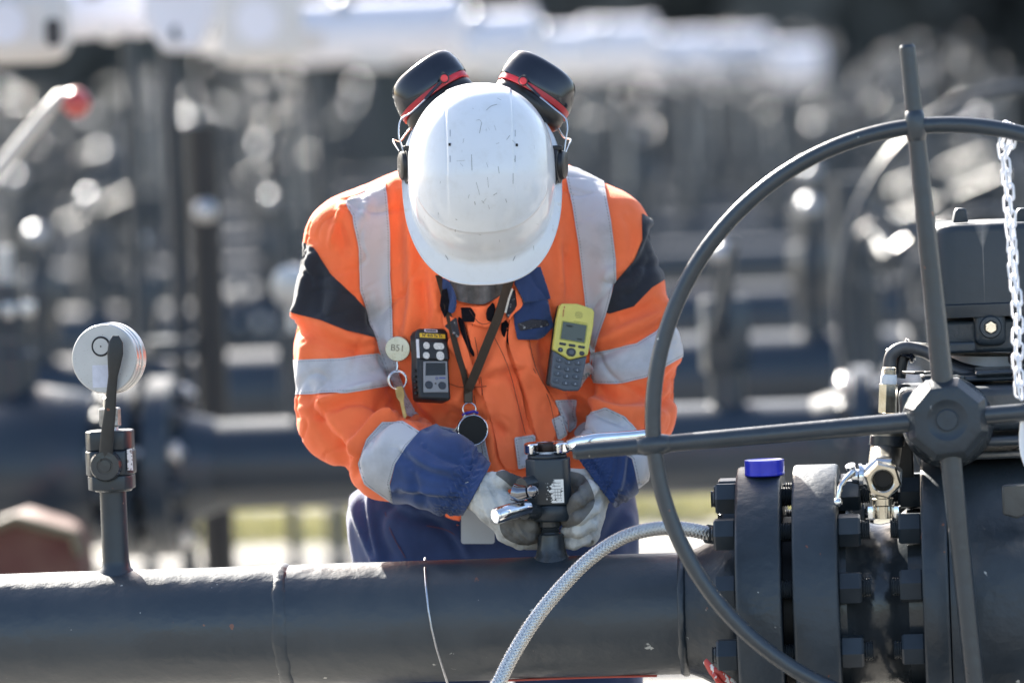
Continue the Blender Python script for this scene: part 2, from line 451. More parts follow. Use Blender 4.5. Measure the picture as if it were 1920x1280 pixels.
# ------------------------------------------------------------------ background pipework
AX = Vector((math.cos(YAW), math.sin(YAW), 0))
def on_row(Y, x):                      # ground point of row (crossing x=0 at Y) above world x
    return Vector((x, Y + x*math.tan(YAW), 0))
def xat(px, Y):                        # world x of a pixel column at row depth
    p = P(px, 500, Y); p = P(px, 500, Y + p.x*math.tan(YAW)); return p.x
M_boltw = mat('worn_bolt_metal', (0.5, 0.5, 0.5), 0.32, 1.0, 0.5, 0.2, 10)
rows = [  # Y, pipe radius, axis height, x range px
    (12.5, .100, .725), (15.7, .122, .705), (19.3, .112, .715), (24.3, .10, .72), (28.6, .10, .72), (33.5, .10, .72), (39.5, .11, .70), (46.5, .12, .70)]
def pipe_row(i):
    Y, r, z = rows[i]
    W = Y*.28+3
    a = on_row(Y, -W); b = on_row(Y, W)
    t = thing('pipe', 'blurred dark grey horizontal steel pipe, %s row back behind the worker' % ORD[i], 'pipe', (0, Y, z), YAW, 'pipe rows behind the worker')
    a.z = b.z = z
    m = MB(); m.cyl(a, b, r, n=32); m.build('barrel', M_paint_far, t)
    s = MB(); x = -W+.6
    rnd = random.Random(i)
    k = 0
    while x < W:
        px = PX(on_row(Y, x)+Vector((0, 0, z)))[0]
        if i > 3 and not (-50 < px < 1200 and i < 5) or (i < 1 and px > 1950):
            q = on_row(Y, x)
            f = MB(); f.box((q.x, q.y, (z-r)/2), (.12, .1, z-r)); f.box((q.x, q.y, .01), (.3, .3, .02)); f.build('support_post', M_paint_far, t)
        x += 2.4+rnd.uniform(-.3, .3); k += 1
    # weld rings and flange pairs with bright bolt ends
    return t
row_objs = [pipe_row(i) for i in range(len(rows))]

def flange_pair(row, px, R0, th=.035, nb=8, sleeve=0, label=None):
    Y, r, z = rows[row]; x = xat(px, Y); c = on_row(Y, x); c.z = z
    t = thing('flange_joint', label, 'flange', c, YAW, 'flange joints on the rear pipe rows')
    for s in (-1, 1):
        m = MB(); m.lathe(c+AX*(s*.012), AX*s, [(r*1.02, 0), (R0*.97, 0), (R0, .004), (R0, th), (R0*.97, th+.004), (r*1.25, th+.006), (r*1.02, th+.09)], 40)
        m.build('flange', M_paint_far, t)
    for k in range(nb):
        an = 2*math.pi*(k+.5)/nb; d = Vector((0, 0, 1))*math.cos(an)+Vector((-AX.y, AX.x, 0))*math.sin(an)
        p = c+d*(R0*.8); m = MB(); L = th+.05
        m.cyl(p-AX*L, p+AX*L, .011, n=8); m.hexp(p-AX*(th+.04), p-AX*(th+.012), .024); m.hexp(p+AX*(th+.012), p+AX*(th+.04), .024)
        m.build('stud_bolt', M_paint_far if k % 3 else M_boltw, t)
    return t

# prototypes of the small fittings of the rear rows ---------------------------------
def proto_gate(h=.62, wr=.16, tilt=0, dome=True):
    t = thing('gate_valve', 'x', 'valve', (0, 0, 0))
    m = MB(); m.lathe((0, 0, -.02), (0, 0, 1), [(.05, 0), (.05, .07), (.085, .075), (.085, .10), (.06, .105), (.055, .2), (.085, .21), (.085, .24), (.05, .245), (.04, .3)], 20); m.build('valve_body', M_paint_far, t)
    m = MB()
    for s in (-1, 1): m.tube([(s*.04, 0, .27), (s*.06, 0, .33), (s*.055, 0, h-.1), (0, 0, h-.06)], .012, 6)
    m.build('yoke', M_paint_far, t)
    m = MB(); m.cyl((0, 0, .25), (0, 0, h+.1), .011, n=10); m.build('spindle', M_galv, t)
    nrm = Vector((math.sin(tilt)*.5, -math.sin(tilt), math.cos(tilt)))
    m = MB(); c = Vector((0, 0, h)); m.torus(c, nrm, wr, .013, 28, 8); a, u, v = frame(nrm)
    for k in range(3):
        d = u*math.cos(k*2.09)+v*math.sin(k*2.09); m.cyl(c, c+d*wr, .009, n=6)
    m.cyl(c-a*.02, c+a*.02, .028, n=12); m.build('handwheel', M_paint_far, t)
    if dome: m = MB(); m.sphere((0, 0, h+.1), .026, 12); m.build('spindle_cap', M_paint_far, t)
    return t
def proto_gauge():
    t = thing('gauge_post', 'x', 'gauge', (0, 0, 0))
    m = MB(); m.cyl((0, 0, -.02), (0, 0, .13), .02, n=12); m.box((0, 0, .17), (.055, .055, .08)); m.build('riser', M_paint_far, t)
    m = MB(); m.cyl((0, 0, .21), (0, 0, .27), .012, n=8); m.build('gauge_stem', M_galv, t)
    m = MB(); m.lathe((0, -.015, .32), (0, 1, 0), [(.045, 0), (.052, .004), (.052, .03), (.045, .034)], 28); m.build('gauge_case', M_galv, t)
    return t
def proto_lever():
    t = thing('ball_valve', 'x', 'valve', (0, 0, 0))
    m = MB(); m.cyl((0, 0, -.02), (0, 0, .06), .035, n=14); m.hexp((0, 0, .06), (0, 0, .2), .05); m.cyl((0, 0, .2), (0, 0, .27), .022, n=12); m.build('valve_body', M_paint_far, t)
    m = MB(); m.tube([(0, -.05, .13), (0, -.07, .14), (.02, -.08, .19), (.05, -.085, .31)], .01, 8); m.build('lever', M_paint_far, t)
    m = MB(); m.sphere((0, 0, .285), .026, 14); m.build('plug', M_galv, t)  # shiny ball added on top to throw a sun glint into the blur
    return t
def proto_wheelgear(wr=.24):
    t = thing('gear_valve', 'x', 'valve', (0, 0, 0))
    m = MB(); m.cyl((0, 0, -.05), (0, 0, .16), .075, n=20); m.cyl((0, 0, .1), (0, 0, .13), .11, n=20); m.box((0, 0, .24), (.2, .16, .16)); m.build('gearbox', M_paint_far, t)
    m = MB(); m.cyl((0, -.05, .25), (0, -.22, .25), .016, n=10); m.build('input_shaft', M_galv, t)
    m = MB(); c = Vector((0, -.21, .25)); m.torus(c, (0, 1, 0), wr, .012, 36, 8)
    for k in range(4):
        a = .3+k*math.pi/2; m.cyl(c, c+Vector((math.cos(a)*wr, 0, math.sin(a)*wr)), .009, n=6)
    m.cyl(c-Vector((0, .02, 0)), c+Vector((0, .02, 0)), .03, n=10); m.build('handwheel', M_paint_far, t)
    m = MB(); m.sphere((.06, 0, .34), .03, 12); m.build('dome_cap', M_paint_far, t)
    return t
def proto_riser():
    t = thing('standpipe', 'x', 'pipe', (0, 0, 0))
    m = MB(); m.cyl((0, 0, -.05), (0, 0, .75), .045, n=18); m.build('riser', M_paint_far, t)
    for z0, z1, rr in ((.3, .33, .09), (.335, .365, .09), (.72, .76, .08)): m = MB(); m.cyl((0, 0, z0), (0, 0, z1), rr, n=18); m.build('flange', M_paint_far, t)
    m = MB(); m.sphere((0, 0, .77), .05, 16, (1, 1, .6)); m.build('end_cap', M_galv, t)  # bright metal dome added for its blurred sun highlight
    return t
protos = {'gate': proto_gate(), 'gate_tall': proto_gate(.85, .2, .5), 'gauge': proto_gauge(), 'lever': proto_lever(), 'gear': proto_wheelgear(), 'riser': proto_riser()}
desc = {'gate': ('gate valve, flat handwheel', 'valve'), 'gate_tall': ('gate valve, tilted handwheel', 'valve'), 'gauge': ('silver gauge disc', 'gauge'),
        'lever': ('ball valve, upright lever', 'valve'), 'gear': ('geared valve, upright handwheel', 'valve'), 'riser': ('round capped standpipe', 'pipe')}
used = set()
def place(kind, row, px, sc=1.0, rz=0.0, label=None, group=None):
    Y, r, z = rows[row]; x = xat(px, Y); c = on_row(Y, x)
    o = protos[kind] if kind not in used else copy_tree(protos[kind]); used.add(kind)
    mt = Matrix.Translation(Vector((c.x, c.y, z+r))) @ Matrix.Rotation(YAW+rz, 4, 'Z') @ Matrix.Scale(sc, 4)
    o.matrix_basis = mt; o['label'] = label; o['group'] = group or 'blurred fittings on the rear pipe rows'
    return o
plan = {
 0: [('lever', 1355, 1.15), ('gauge', 545, .9)],
 1: [('lever', 70, 1.2), ('lever', 262, 1.1), ('lever', 1522, 1.2)],
 2: [('lever', 175, 1.3), ('lever', 515, 1.2), ('lever', 1525, 1.3), ('gear', 1860, 1.1)],
 3: [('lever', 40, 1.35), ('gear', 245, 0.99), ('riser', 365, 0.80), ('gate_tall', 560, 0.80), ('gate', 1180, 0.88), ('gate_tall', 1690, 0.80), ('gear', 1800, 1.08)],
 4: [('gate', 20, 0.96), ('lever', 200, 1.53), ('gate_tall', 290, 0.80), ('lever', 500, 1.53), ('gate', 600, 0.96), ('lever', 1215, 1.53), ('gate_tall', 1300, 0.80), ('gate', 1460, 0.96), ('lever', 1540, 1.53), ('gate_tall', 1740, 0.88), ('lever', 1850, 1.53)],
 5: [('gear', 60, 1.26), ('lever', 240, 1.62), ('gate_tall', 320, 0.88), ('gate', 480, 0.96), ('gear', 570, 1.17), ('gate', 1100, 0.96), ('lever', 1170, 1.62), ('gate', 1340, 0.96), ('gate_tall', 1410, 0.88), ('gear', 1580, 1.17), ('gate', 1660, 0.96), ('lever', 1820, 1.62), ('gate', 1890, 0.96)],
 6: [('riser', 30, 1.04), ('lever', 130, 1.80), ('gear', 215, 1.26), ('gate', 300, 1.12), ('lever', 385, 1.80), ('gate_tall', 450, 1.04), ('gear', 540, 1.35), ('lever', 620, 1.80), ('riser', 690, 0.96), ('gate', 1110, 1.12), ('gear', 1190, 1.35), ('lever', 1280, 1.80), ('gate', 1350, 1.12), ('gear', 1430, 1.26), ('gate_tall', 1520, 1.04), ('lever', 1600, 1.80), ('gate', 1680, 1.12), ('gear', 1780, 1.35), ('lever', 1870, 1.80)],
 7: [('gear', 90, 1.53), ('lever', 180, 1.98), ('gate', 260, 1.28), ('gear', 350, 1.44), ('lever', 430, 1.98), ('gate_tall', 510, 1.12), ('gear', 600, 1.44), ('lever', 680, 1.98), ('gate', 1140, 1.28), ('lever', 1230, 1.98), ('gear', 1310, 1.44), ('gate_tall', 1390, 1.12), ('lever', 1470, 1.98), ('gate', 1560, 1.28), ('gear', 1640, 1.44), ('lever', 1730, 1.98), ('gate', 1830, 1.28)],
}
for i, lst in plan.items():
    cnt = {}; side = {}
    for k, px, s in lst:
        sd_ = 'left' if px < 900 else 'right'; kk = (k, sd_); cnt[kk] = cnt.get(kk, 0)+1
    tot = dict(cnt); cnt = {}
    for k, px, s in lst:
        sd_ = 'left' if px < 900 else 'right'; kk = (k, sd_); cnt[kk] = cnt.get(kk, 0)+1
        pos = ('%s from left' % ORD[cnt[kk]-1]) if tot[kk] > 1 else ''
        if not pos: lab = 'blurred %s, on %s rear pipe row, %s of worker' % (desc[k][0], ORD[i], sd_)
        else: lab = 'blurred %s, %s on %s rear pipe row, %s of worker' % (desc[k][0], pos, ORD[i], sd_)
        o = place(k, i, px, s, random.uniform(-.7, .7), lab)
        o['category'] = desc[k][1]
for k in protos:
    pass
flange_pair(0, 262, .20, .055, 12, label='large blurred dark flange pair on the nearest rear pipe, behind the left gauge')
flange_pair(0, 1640, .17, .045, 10, label='blurred dark flange pair on the nearest rear pipe, left of the cable bundle')
flange_pair(1, 1790, .17, .04, 8, label='blurred flange pair on the second rear pipe, behind the grey actuator housing')
flange_pair(2, 455, .17, .04, 8, label='blurred flange pair on the third rear pipe, between gauge and worker')

t = thing('post', 'tall blurred dark post between the left gauge and the worker', 'post', P(397, 800, 13.4))
q = P(397, 700, 13.4); m = MB(); m.cyl((q.x, q.y, 0), (q.x, q.y, P(397, 235, 13.4).z), .038, n=18); m.build('shaft', M_dark, t)
m = MB(); m.cyl((q.x, q.y, .0), (q.x, q.y, .03), .11, n=18); m.build('base_plate', M_paint_far, t)
m = MB(); q2 = P(384, 395, 13.3); m.sphere(q2, .028, 16); m.build('cap', M_galv, t)  # shiny ball in front of the shaft, added for its glint
# big valve body left of the left flange
Y0, r0, z0 = rows[0]
c = on_row(Y0, xat(70, Y0)); c.z = z0
t = thing('valve', 'large blurred grey valve body at the left edge behind the gauge', 'valve', (c.x, c.y, c.z-.25), YAW)
m = MB(); m.lathe(c-AX*.25, AX, [(.09, 0), (.13, .03), (.17, .12), (.19, .25), (.17, .36), (.12, .42), (.085, .44)], 36); m.build('body', M_paint_far, t)
q = on_row(Y0, xat(8, Y0)); m = MB(); m.lathe((q.x, q.y, z0+.12), (0, 0, 1), [(.06, 0), (.06, .14), (.05, .15), (.05, .2), (.06, .21), (.06, .23), (.035, .24), (.035, .3)], 24); m.build('bonnet', M_paint_far, t)
m = MB(); m.cyl((q.x, q.y, z0+.42), (q.x, q.y, z0+.5), .02, n=12); m.build('spindle', M_galv, t)
for k in range(8):
    a = k*math.pi/4+.2; m = MB(); m.hexp((q.x+.05*math.cos(a), q.y+.05*math.sin(a), z0+.345), (q.x+.05*math.cos(a), q.y+.05*math.sin(a), z0+.375), .014); m.build('bolt', M_boltw, t)

# upright lever with red ball, upper left
M_off_arm = mat('worn_pale_arm', (.42, .40, .37), .45)
t = thing('lever_handle', 'off white lever arm ending in a round red knob, upper left', 'lever', P(-60, 420, 11.6))
m = MB(); m.tube([P(-70, 420, 11.6), P(-20, 345, 11.6), P(30, 280, 11.6), P(80, 220, 11.6), P(112, 182, 11.6), P(140, 178, 11.6)], [.015, .016, .015, .015, .013, .011], 12); m.build('arm', M_off_arm, t)
M_redball = mat('red_paint', (0.36, 0.035, 0.03), 0.3, 0, 0.5, 0.1, 10, coat=.5)
m = MB(); m.sphere(P(143, 193, 11.6), .030, 24); m.build('knob', M_redball, t)
m = MB(); a = P(-70, 420, 11.6); m.cyl((a.x, a.y, .7), (a.x, a.y, a.z), .035, n=14); m.build('post', M_paint_far, t)

# red folded cover on the ground side, lower left
M_redcloth = mat('faded_red_cover', (0.07, 0.022, 0.02), 0.7, 0, 0.3, 0.25, 5, col2=(0.10, 0.05, 0.04), thr=(.4, .6))
def red_cover():
    pts = [(-90, 1100), (-60, 1030), (-20, 990), (30, 972), (75, 985), (140, 1002), (150, 1040), (160, 1100)]
    o = P(0, 1100, 11.8); ux = (P(1, 1100, 11.8)-o); uy = (P(0, 1101, 11.8)-o)
    t = thing('red_cover', 'faded red hood with pale rim near the ground, lower left corner', 'cover', (o.x, 11.8, 0))
    m = MB(); m.prism([(x, y-1100) for x, y in pts], o, ux, uy, (0, .35, 0)); m.build('hood', M_redcloth, t, bevel=.02, seg=3)
    m = MB(); m.tube([P(x, y, 11.78) for x, y in pts[1:-1]], .012, 8); m.build('rim', mat('pale_rim', (.09, .08, .05), .7), t)
    m = MB(); m.box((o.x+.05, 12.0, o.z/2), (.3, .3, o.z)); m.build('base', M_paint_far, t)
red_cover()

# ------------------------------------------------------------------ white actuators, receding row
M_off = mat('off_white_paint', (0.54, 0.52, 0.51), 0.4, 0, 0.5, 0.05, 2)
M_lblk = mat('label_black', (0.02, 0.02, 0.025), 0.4)
def actuator(px, py, wpx, hpx, Y, label, kind, rpx=None, top=False):
    c = P(px, py, Y); s = Y/FPX; L = wpx*s; r = hpx*s/2
    t = thing('valve_actuator', label, 'actuator', (c.x, c.y, .8), YAW, 'white valve actuators in a row above the rear pipes')
    if kind == 'cyl':
        m = MB(); m.cyl(c-AX*L/2, c+AX*L/2, r, n=36); m.build('cylinder', M_white_paint, t)
        for k in (-1, 1):
            m = MB(); m.lathe(c+AX*(k*(L/2-.03)), AX*k, [(r*1.06, 0), (r*1.06, .035), (r*.9, .05), (r*.3, .06)], 36); m.build('end_cap', M_white_paint, t)
        m = MB(); m.box(c+Vector((0, 0, -r*.6)), (L*.28, r*1.5, r*1.2)); m.build('housing', M_off, t, bevel=.015)
        m = MB(); m.sphere(c+Vector((-L*.2, -r*.5, r*.83)), .03, 14); m.build('dome_cap', M_galv, t)  # invented metal dome that catches the sun as a bright disc
    elif kind == 'box':
        m = MB(); m.box(c, (L, r*1.6, 2*r)); m.build('housing', M_off, t, bevel=.05, seg=4)
        m = MB(); m.cyl(c+Vector((0, -r*.8, 0)), c+Vector((0, -r*.86, 0)), r*.5, n=24); m.build('cover_plate', M_white_paint, t)
    elif kind == 'plate':
        m = MB(); m.prism([(-.5*L, .5), (.5*L, .5), (.5*L, -r*.25), (.27*L, -r*1.0), (-.2*L, -r*1.0), (-.5*L, -r*.3)], c, AX, (0, 0, 1), (0, .12, 0)); m.build('housing', M_white_paint, t, bevel=.02)
        m = MB(); m.prism(rrect(.62*L, .035, .01), c+Vector((0, -.004, .045)), AX, (0, 0, 1), (0, .003, 0)); m.build('dark_nameplate', M_lblk, t)
    rr = .03 if kind != 'plate' else .02
    if top:      # carried on a beam behind the row, no post of its own
        m = MB(); m.box(c+Vector((.0, .13, -r*.5)), (L*1.4, .05, .05)); m.build('carrier_beam', M_off, t); m = MB(); m.cyl((c.x+.03, c.y+.2, .02), (c.x+.03, c.y+.2, c.z-r*.5), .016, n=12); m.build('riser', M_paint_far, t); return t
    q = c+Vector((-.04, .25, 0))
    if rpx is not None: q.x = P(rpx, 300, Y).x
    m = MB(); m.tube([(q.x, q.y, .02), (q.x, q.y, c.z-r*1.1), (q.x, q.y-.05, c.z-r*.7), (c.x, c.y, c.z-r*.6)], rr, 14); m.build('riser', M_paint_far, t)
    m = MB(); m.cyl((q.x, q.y, .93), (q.x, q.y, .97), .085, n=18); m.build('riser_flange', M_paint_far, t)
    return t
a1 = actuator(15, 45, 235, 150, 12.4, 'nearest big white actuator box with a dark slot window, top left corner', 'box', rpx=-70)
m = MB(); m.prism(rrect(.036, .06, .014), P(110, 62, 12.4-.16*0)+Vector((0, -.15, 0)), (1, 0, 0), (0, 0, 1), (0, .01, 0)); m.build('slot_window', M_lblk, a1)
actuator(205, 22, 130, 95, 13.6, 'white cylinder actuator between the slot window box and the pointed plate', 'cyl', top=True)
actuator(333, 10, 140, 175, 13.2, 'pointed white actuator plate with a dark nameplate near the top edge', 'plate')
actuator(485, 40, 165, 165, 15.0, 'off white boxy actuator right of the pointed nameplate housing', 'box', top=True)
actuator(705, 58, 300, 118, 17.4, 'long white cylinder actuator above and left of the ear muffs', 'cyl', rpx=600)
lst = [(925, 84, 150, 122, 20.5), (1045, 100, 118, 98, 23.5), (1160, 92, 128, 104, 26.5), (1270, 106, 106, 90, 30), (1378, 106, 118, 92, 34), (1480, 122, 110, 80, 38)]
names = ['first', 'second', 'third', 'fourth', 'fifth', 'last and farthest']
for k, (px, py, wp, hp, Y) in enumerate(lst):
    actuator(px, py, wp, hp, Y, 'hazy white cylinder actuator, %s of the distant run right of the helmet' % names[k], 'cyl')

# blurred handwheels at the right
def big_wheel(px, py, rpx, Y, tr, nrm, label, spokes=4, ph=.2, mt=None):
    c = P(px, py, Y); rr = M(rpx, Y)
    t = thing('handwheel', label, 'handwheel', c, 0, 'blurred handwheels behind the right valve')
    a, u, v = frame(nrm)
    m = MB(); m.torus(c, nrm, rr, tr, 48, 10); m.build('rim', mt or M_paint_far, t)
    for k in range(spokes):
        d = u*math.cos(ph+k*2*math.pi/spokes)+v*math.sin(ph+k*2*math.pi/spokes)
        m = MB(); m.cyl(c, c+d*rr, tr*.85, n=8); m.build('spoke', mt or M_paint_far, t)
    m = MB(); m.cyl(c-a*.03, c+a*.03, tr*3, n=14); m.build('hub', M_paint_far, t)
    m = MB(); m.cyl(c+a*(.02 if a.y > 0 else -.02), c+a*(.35 if a.y > 0 else -.35), tr*1.5, n=12); m.build('shaft', M_paint_far, t)
    m = MB(); q = c+a*(.33 if a.y > 0 else -.33); m.cyl((q.x, q.y, .75), (q.x, q.y, q.z+.05), .06, n=16); m.build('gear_column', M_paint_far, t)
    return t
big_wheel(1925, 560, 395, 12.9, .012, (-.45, 1, 0), 'large pale blurred handwheel arc rising behind the near handwheel rim', 4, .5)
big_wheel(1850, 555, 160, 13.6, .012, (-.3, 1, .1), 'mid sized blurred handwheel behind the grey actuator housing', 3, .3)
big_wheel(1662, 478, 72, 14.5, .010, (-.2, 1, .5), 'small tilted blurred handwheel left of the near spoke', 3, .9)
# ================================================================== FRONT PIPE AND VALVES
O = P(1030, 1157, 8.25); AY = Vector((-AX.y, AX.x, 0)); UZ = Vector((0, 0, 1))
PR = .0885
def L(s, y=0, z=0): return O + AX*s + AY*y + UZ*z
def szp(px, py, y=0):         # (s, z) of a pixel on the upright plane at lateral offset y from the pipe axis
    Yd = O.y
    for _ in range(5):
        q = P(px, py, Yd); s = (q-O).dot(AX); Yd = O.y+s*AX.y+y*AY.y
    q = P(px, py, Yd); return (q-O).dot(AX), q.z-O.z
def sx(px, py=1157, y=0): return szp(px, py, y)[0]
def lz(px, py, y=0): return szp(px, py, y)[1]
run = thing('pipe', 'thick dark grey foreground pipe running across the bottom of the frame', 'pipe', (L(sx(600)).x, L(sx(600)).y, O.z-PR), YAW)
# barrel with slightly wavy hand-painted surface
def barrel():
    s0, s1 = sx(-420), sx(1290); n = 64; ns = 300; vs = []; fs = []
    for i in range(ns+1):
        s = s0+(s1-s0)*i/ns
        for k in range(n):
            a = 2*math.pi*k/n; nv = Vector((s*9, math.cos(a)*1.2, math.sin(a)*1.2))
            r = PR+.0006*noise.noise(nv)+.0003*noise.noise(nv*4)
            vs.append(L(s, r*math.cos(a), r*math.sin(a)))
    for i in range(ns):
        for k in range(n):
            k2 = (k+1) % n; fs.append((i*n+k, i*n+k2, (i+1)*n+k2, (i+1)*n+k))
    mkobj('barrel', vs, fs, M_pipe, run, smooth=180)
M_pipe = mat('pipe_paint', (0.018, 0.027, 0.037), 0.40, 0, 0.7, 0.22, 7, 0.85, 30, 0.0028, rvar=0.12, col2=(0.034, 0.042, 0.050), thr=(.45, .72), detail=9, stretch=(1, 1, .5), extra=paint_extra)
barrel()
def weld(px, w, seed, tilt=0.0, name='weld_bead'):
    n = 96; vs = []; fs = []; m = 9; s = sx(px)
    for k in range(n):
        a = 2*math.pi*k/n
        wv = .002*noise.noise(Vector((math.cos(a)*2, math.sin(a)*2, seed)))+tilt*math.sin(a)*PR
        for j in range(m):
            t = j/(m-1)*2-1; rip = .0007*math.sin(a*55+2*t*t)+.0009*noise.noise(Vector((a*14, t*2, seed)))
            r = PR-.0012+(.0038+rip)*math.sqrt(max(0, 1-t*t*.98))
            vs.append(L(s+wv+t*w*(1+.3*noise.noise(Vector((a*5, seed, 0)))), r*math.cos(a), r*math.sin(a)))
    for k in range(n):
        k2 = (k+1) % n
        for j in range(m-1): fs.append((k*m+j, k2*m+j, k2*m+j+1, k*m+j+1))
    mkobj(name, vs, fs, M_pipe, run, smooth=180)
weld(537, .0105, 1.3, -.035); weld(1284, .006, 4.2)
# reducer and weld neck up to the first flange
m = MB(); s = sx(1290); m.lathe(L(s-.002), AX, [(PR-.002, 0), (PR, .004), (PR+.006, .02), (PR+.02, .045), (PR+.036, .07), (PR+.036, .08)], 64); m.build('weld_neck', M_paint_rough, run)
FR = .2095  # flange radius
def flange(s0, s1, rr=FR, name='flange', par=None):
    m = MB(); w_ = s1-s0; m.lathe(L(s0), AX, [(PR, 0), (rr-.0045, 0), (rr-.0015, .0012), (rr, .005), (rr, w_-.005), (rr-.0015, w_-.0012), (rr-.0045, w_), (PR, w_)], 128)
    return m.build(name, M_paint_rough, par or run, smooth=60)
f1a, f1b = sx(1393), sx(1477); f2a, f2b = sx(1498), sx(1582)
flange(f1a, f1b)
vr = thing('flanged_valve', 'big dark grey flanged valve assembly at the lower right', 'valve', (L(sx(1750)).x, L(sx(1750)).y, O.z-.29), YAW)
flange(f2a, f2b, par=vr)
sp0, sp1 = sx(1579), sx(1737)
m = MB(); m.lathe(L(sp0), AX, [(.15, 0), (.15, .012), (.128, .03), (.122, .05), (.12, .06), (.124, .08), (.148, .10), (.15, sp1-sp0)], 64); m.build('spool', M_paint_glossy, vr)
f3a, f3b = sx(1736), sx(1785)
flange(f3a, f3b, .214, par=vr)
m = MB(); m.lathe(L(f3b), AX, [(.15, 0), (.2115, .0015), (.2125, .004), (.2165, .05), (.217, .35), (.2, .42)], 128); m.build('body_shell', M_paint_rough, vr, smooth=60)
# socket recess on the body, right edge
m = MB(); q = L(sx(1906, 945, -.213), -.213, lz(1906, 945, -.213)); m.prism([(-.02, .028), (.02, .03), (.022, -.012), (0, -.02), (-.02, -.014)], q+AY*.004, AX, UZ, AY*-.009); m.build('lug', M_paint_glossy, vr, bevel=.003)
# gasket + raised faces between flange 1 and 2
m = MB(); m.cyl(L(f1b-.002), L(f2a+.002), .135, n=64); m.build('gasket_ring', M_dark, run)
BC = .174; NB = 12
def nut(s0, s1, c2, r, par, ph, name='nut', mt=None):
    m = MB(); a = L(s0)+c2; b = L(s1)+c2
    m.hexp(a, b, r, ph=ph, up=UZ); return m.build(name, mt or M_paint, par, smooth=30)
def threads(s0, s1, c2, r, par, name='stud'):
    pr = []; n = int((s1-s0)/.0032); h = (s1-s0)/max(1, n)
    for i in range(n): pr += [(r, i*h), (r*.88, (i+.5)*h)]
    pr.append((r, s1-s0)); m = MB(); m.lathe(L(s0)+c2, AX, pr, 20); return m.build(name, M_paint_glossy, par, smooth=50)
for k in range(NB):
    an = math.pi*2*(k+.5)/NB
    c2 = UZ*(BC*math.cos(an))+AY*(-BC*math.sin(an))
    rn = .0245; ph = random.uniform(-.15, .15)+math.pi/6
    nut(sx(1353), sx(1394), c2, rn, run, ph)
    threads(sx(1345), sx(1357), c2, .0125, run, 'stud_end')
    threads(f1b-.004, f2a+.004, c2, .0145, vr)
    nut(sx(1581), sx(1624), c2, rn, vr, ph+.1)
    threads(sx(1619), sx(1641), c2, .0145, vr, 'stud_end')
    nut(sx(1694), sx(1737), c2, rn, vr, ph-.1)
    threads(sx(1679), sx(1697), c2, .0145, vr, 'stud_end')
# red white tape scrap tied below the first flange
M_tape = mat('red_white_tape', (0.5, 0.05, 0.04), 0.35, 0, 0.5, 0.1, 60, col2=(.8, .78, .75), thr=(.49, .51), stretch=(1, 1, .3))
m = MB(); m.tube([P(1322, 1238, 8.1), P(1335, 1256, 8.09), P(1352, 1268, 8.085), P(1368, 1278, 8.09), P(1385, 1296, 8.1)], [.005, .008, .009, .008, .006], 10, sy=.4)
m.tube([P(1326, 1250, 8.1), P(1342, 1270, 8.08), P(1356, 1288, 8.09), P(1366, 1310, 8.1)], [.003, .005, .005, .004], 8, sy=.4)
tag(m.build('tape', M_tape), 'scrap of red and white tape under the weld neck flange', 'tape')
# thin red seam of sealant along the pipe bottom
m = MB(); m.tube([L(sx(x), -.03-.01*math.sin(x*.01), -math.sqrt(PR**2-.03**2)+.0005-.004) for x in range(950, 1240, 20)], .0018, 6); m.build('red_primer_bead', mat('red_primer', (.35, .05, .03), .5), run)
# blue cap on top of first flange
M_bluecap = mat('blue_plastic', (0.02, 0.035, 0.58), 0.28, 0, 0.5, 0.12, 30, coat=.2)
def cap():
    c = L(sx(1433, 865, -.05), -.05, 0); zt = math.sqrt(FR**2-.05**2); b = c+UZ*(zt-.0035)
    m = MB(); rr = .029
    pr = [(rr-.0015, 0), (rr, .0015), (rr, .004), (rr-.0004, .0045), (rr-.0004, .018), (rr, .0195), (rr-.0005, .0228), (rr-.003, .0232), (rr-.0045, .0222), (.001, .0215)]
    m.lathe(b, UZ, pr, 48); tag(m.build('cap', M_bluecap, smooth=35), 'round bright blue plastic cap sitting on top of the left flange', 'cap')
cap()

# ---- weldolet and ball valve being worked on
VY = 0.0
vs_ = sx(1034, 1035)
M_label = mat('worn_silver_label', (0.72, 0.72, 0.72), 0.35, 0.3, 0.5, 0.1, 60, col2=(0.03, 0.035, 0.04), thr=(.52, .56), detail=8)
def hexbody(name, par, s, z0, z1, rx, ry, mt):
    m = MB(); r = rx
    poly = [(-.8, -1), (.8, -1), (1, -.6), (1, .6), (.8, 1), (-.8, 1), (-1, .6), (-1, -.6)]
    b = L(s, 0, z0); m.prism([(x*rx, y*ry) for x, y in poly], b, AX, AY, UZ*(z1-z0)); return m.build(name, mt, par, bevel=.0025, smooth=60)
bv = thing('ball_valve', 'small dark grey ball valve with worn silver sticker between the gloves', 'valve', L(vs_, 0, PR-.006), YAW)
zz = lambda py: lz(1030, py)
m = MB(); m.lathe(L(vs_, 0, PR-.012), UZ, [(.034, 0), (.031, .008), (.0235, .014), (.0205, .024), (.019, zz(1002)-PR+.012), (.0165, zz(999)-PR+.012)], 40); m.build('weldolet', M_paint_glossy, bv)
s2 = sx(1028, 910)
m = MB(); m.lathe(L(s2, 0, zz(1003)), UZ, [(.0135, 0), (.0142, .003), (.0128, .005), (.0142, .007), (.0128, .009), (.0142, .011), (.0135, .012), (.0165, .013), (.0165, zz(972)-zz(1003))], 32); m.build('neck_nipple', M_paint_glossy, bv, smooth=60)
s3 = sx(1036, 960)
M_vbody = M_paint
def ring(z0, z1, r, name, ch=.002, n=48, s=None):
    m = MB(); m.lathe(L(s or s3, 0, z0), UZ, [(r-ch, 0), (r, ch), (r, z1-z0-ch), (r-ch, z1-z0)], n); return m.build(name, M_paint, bv, smooth=60)
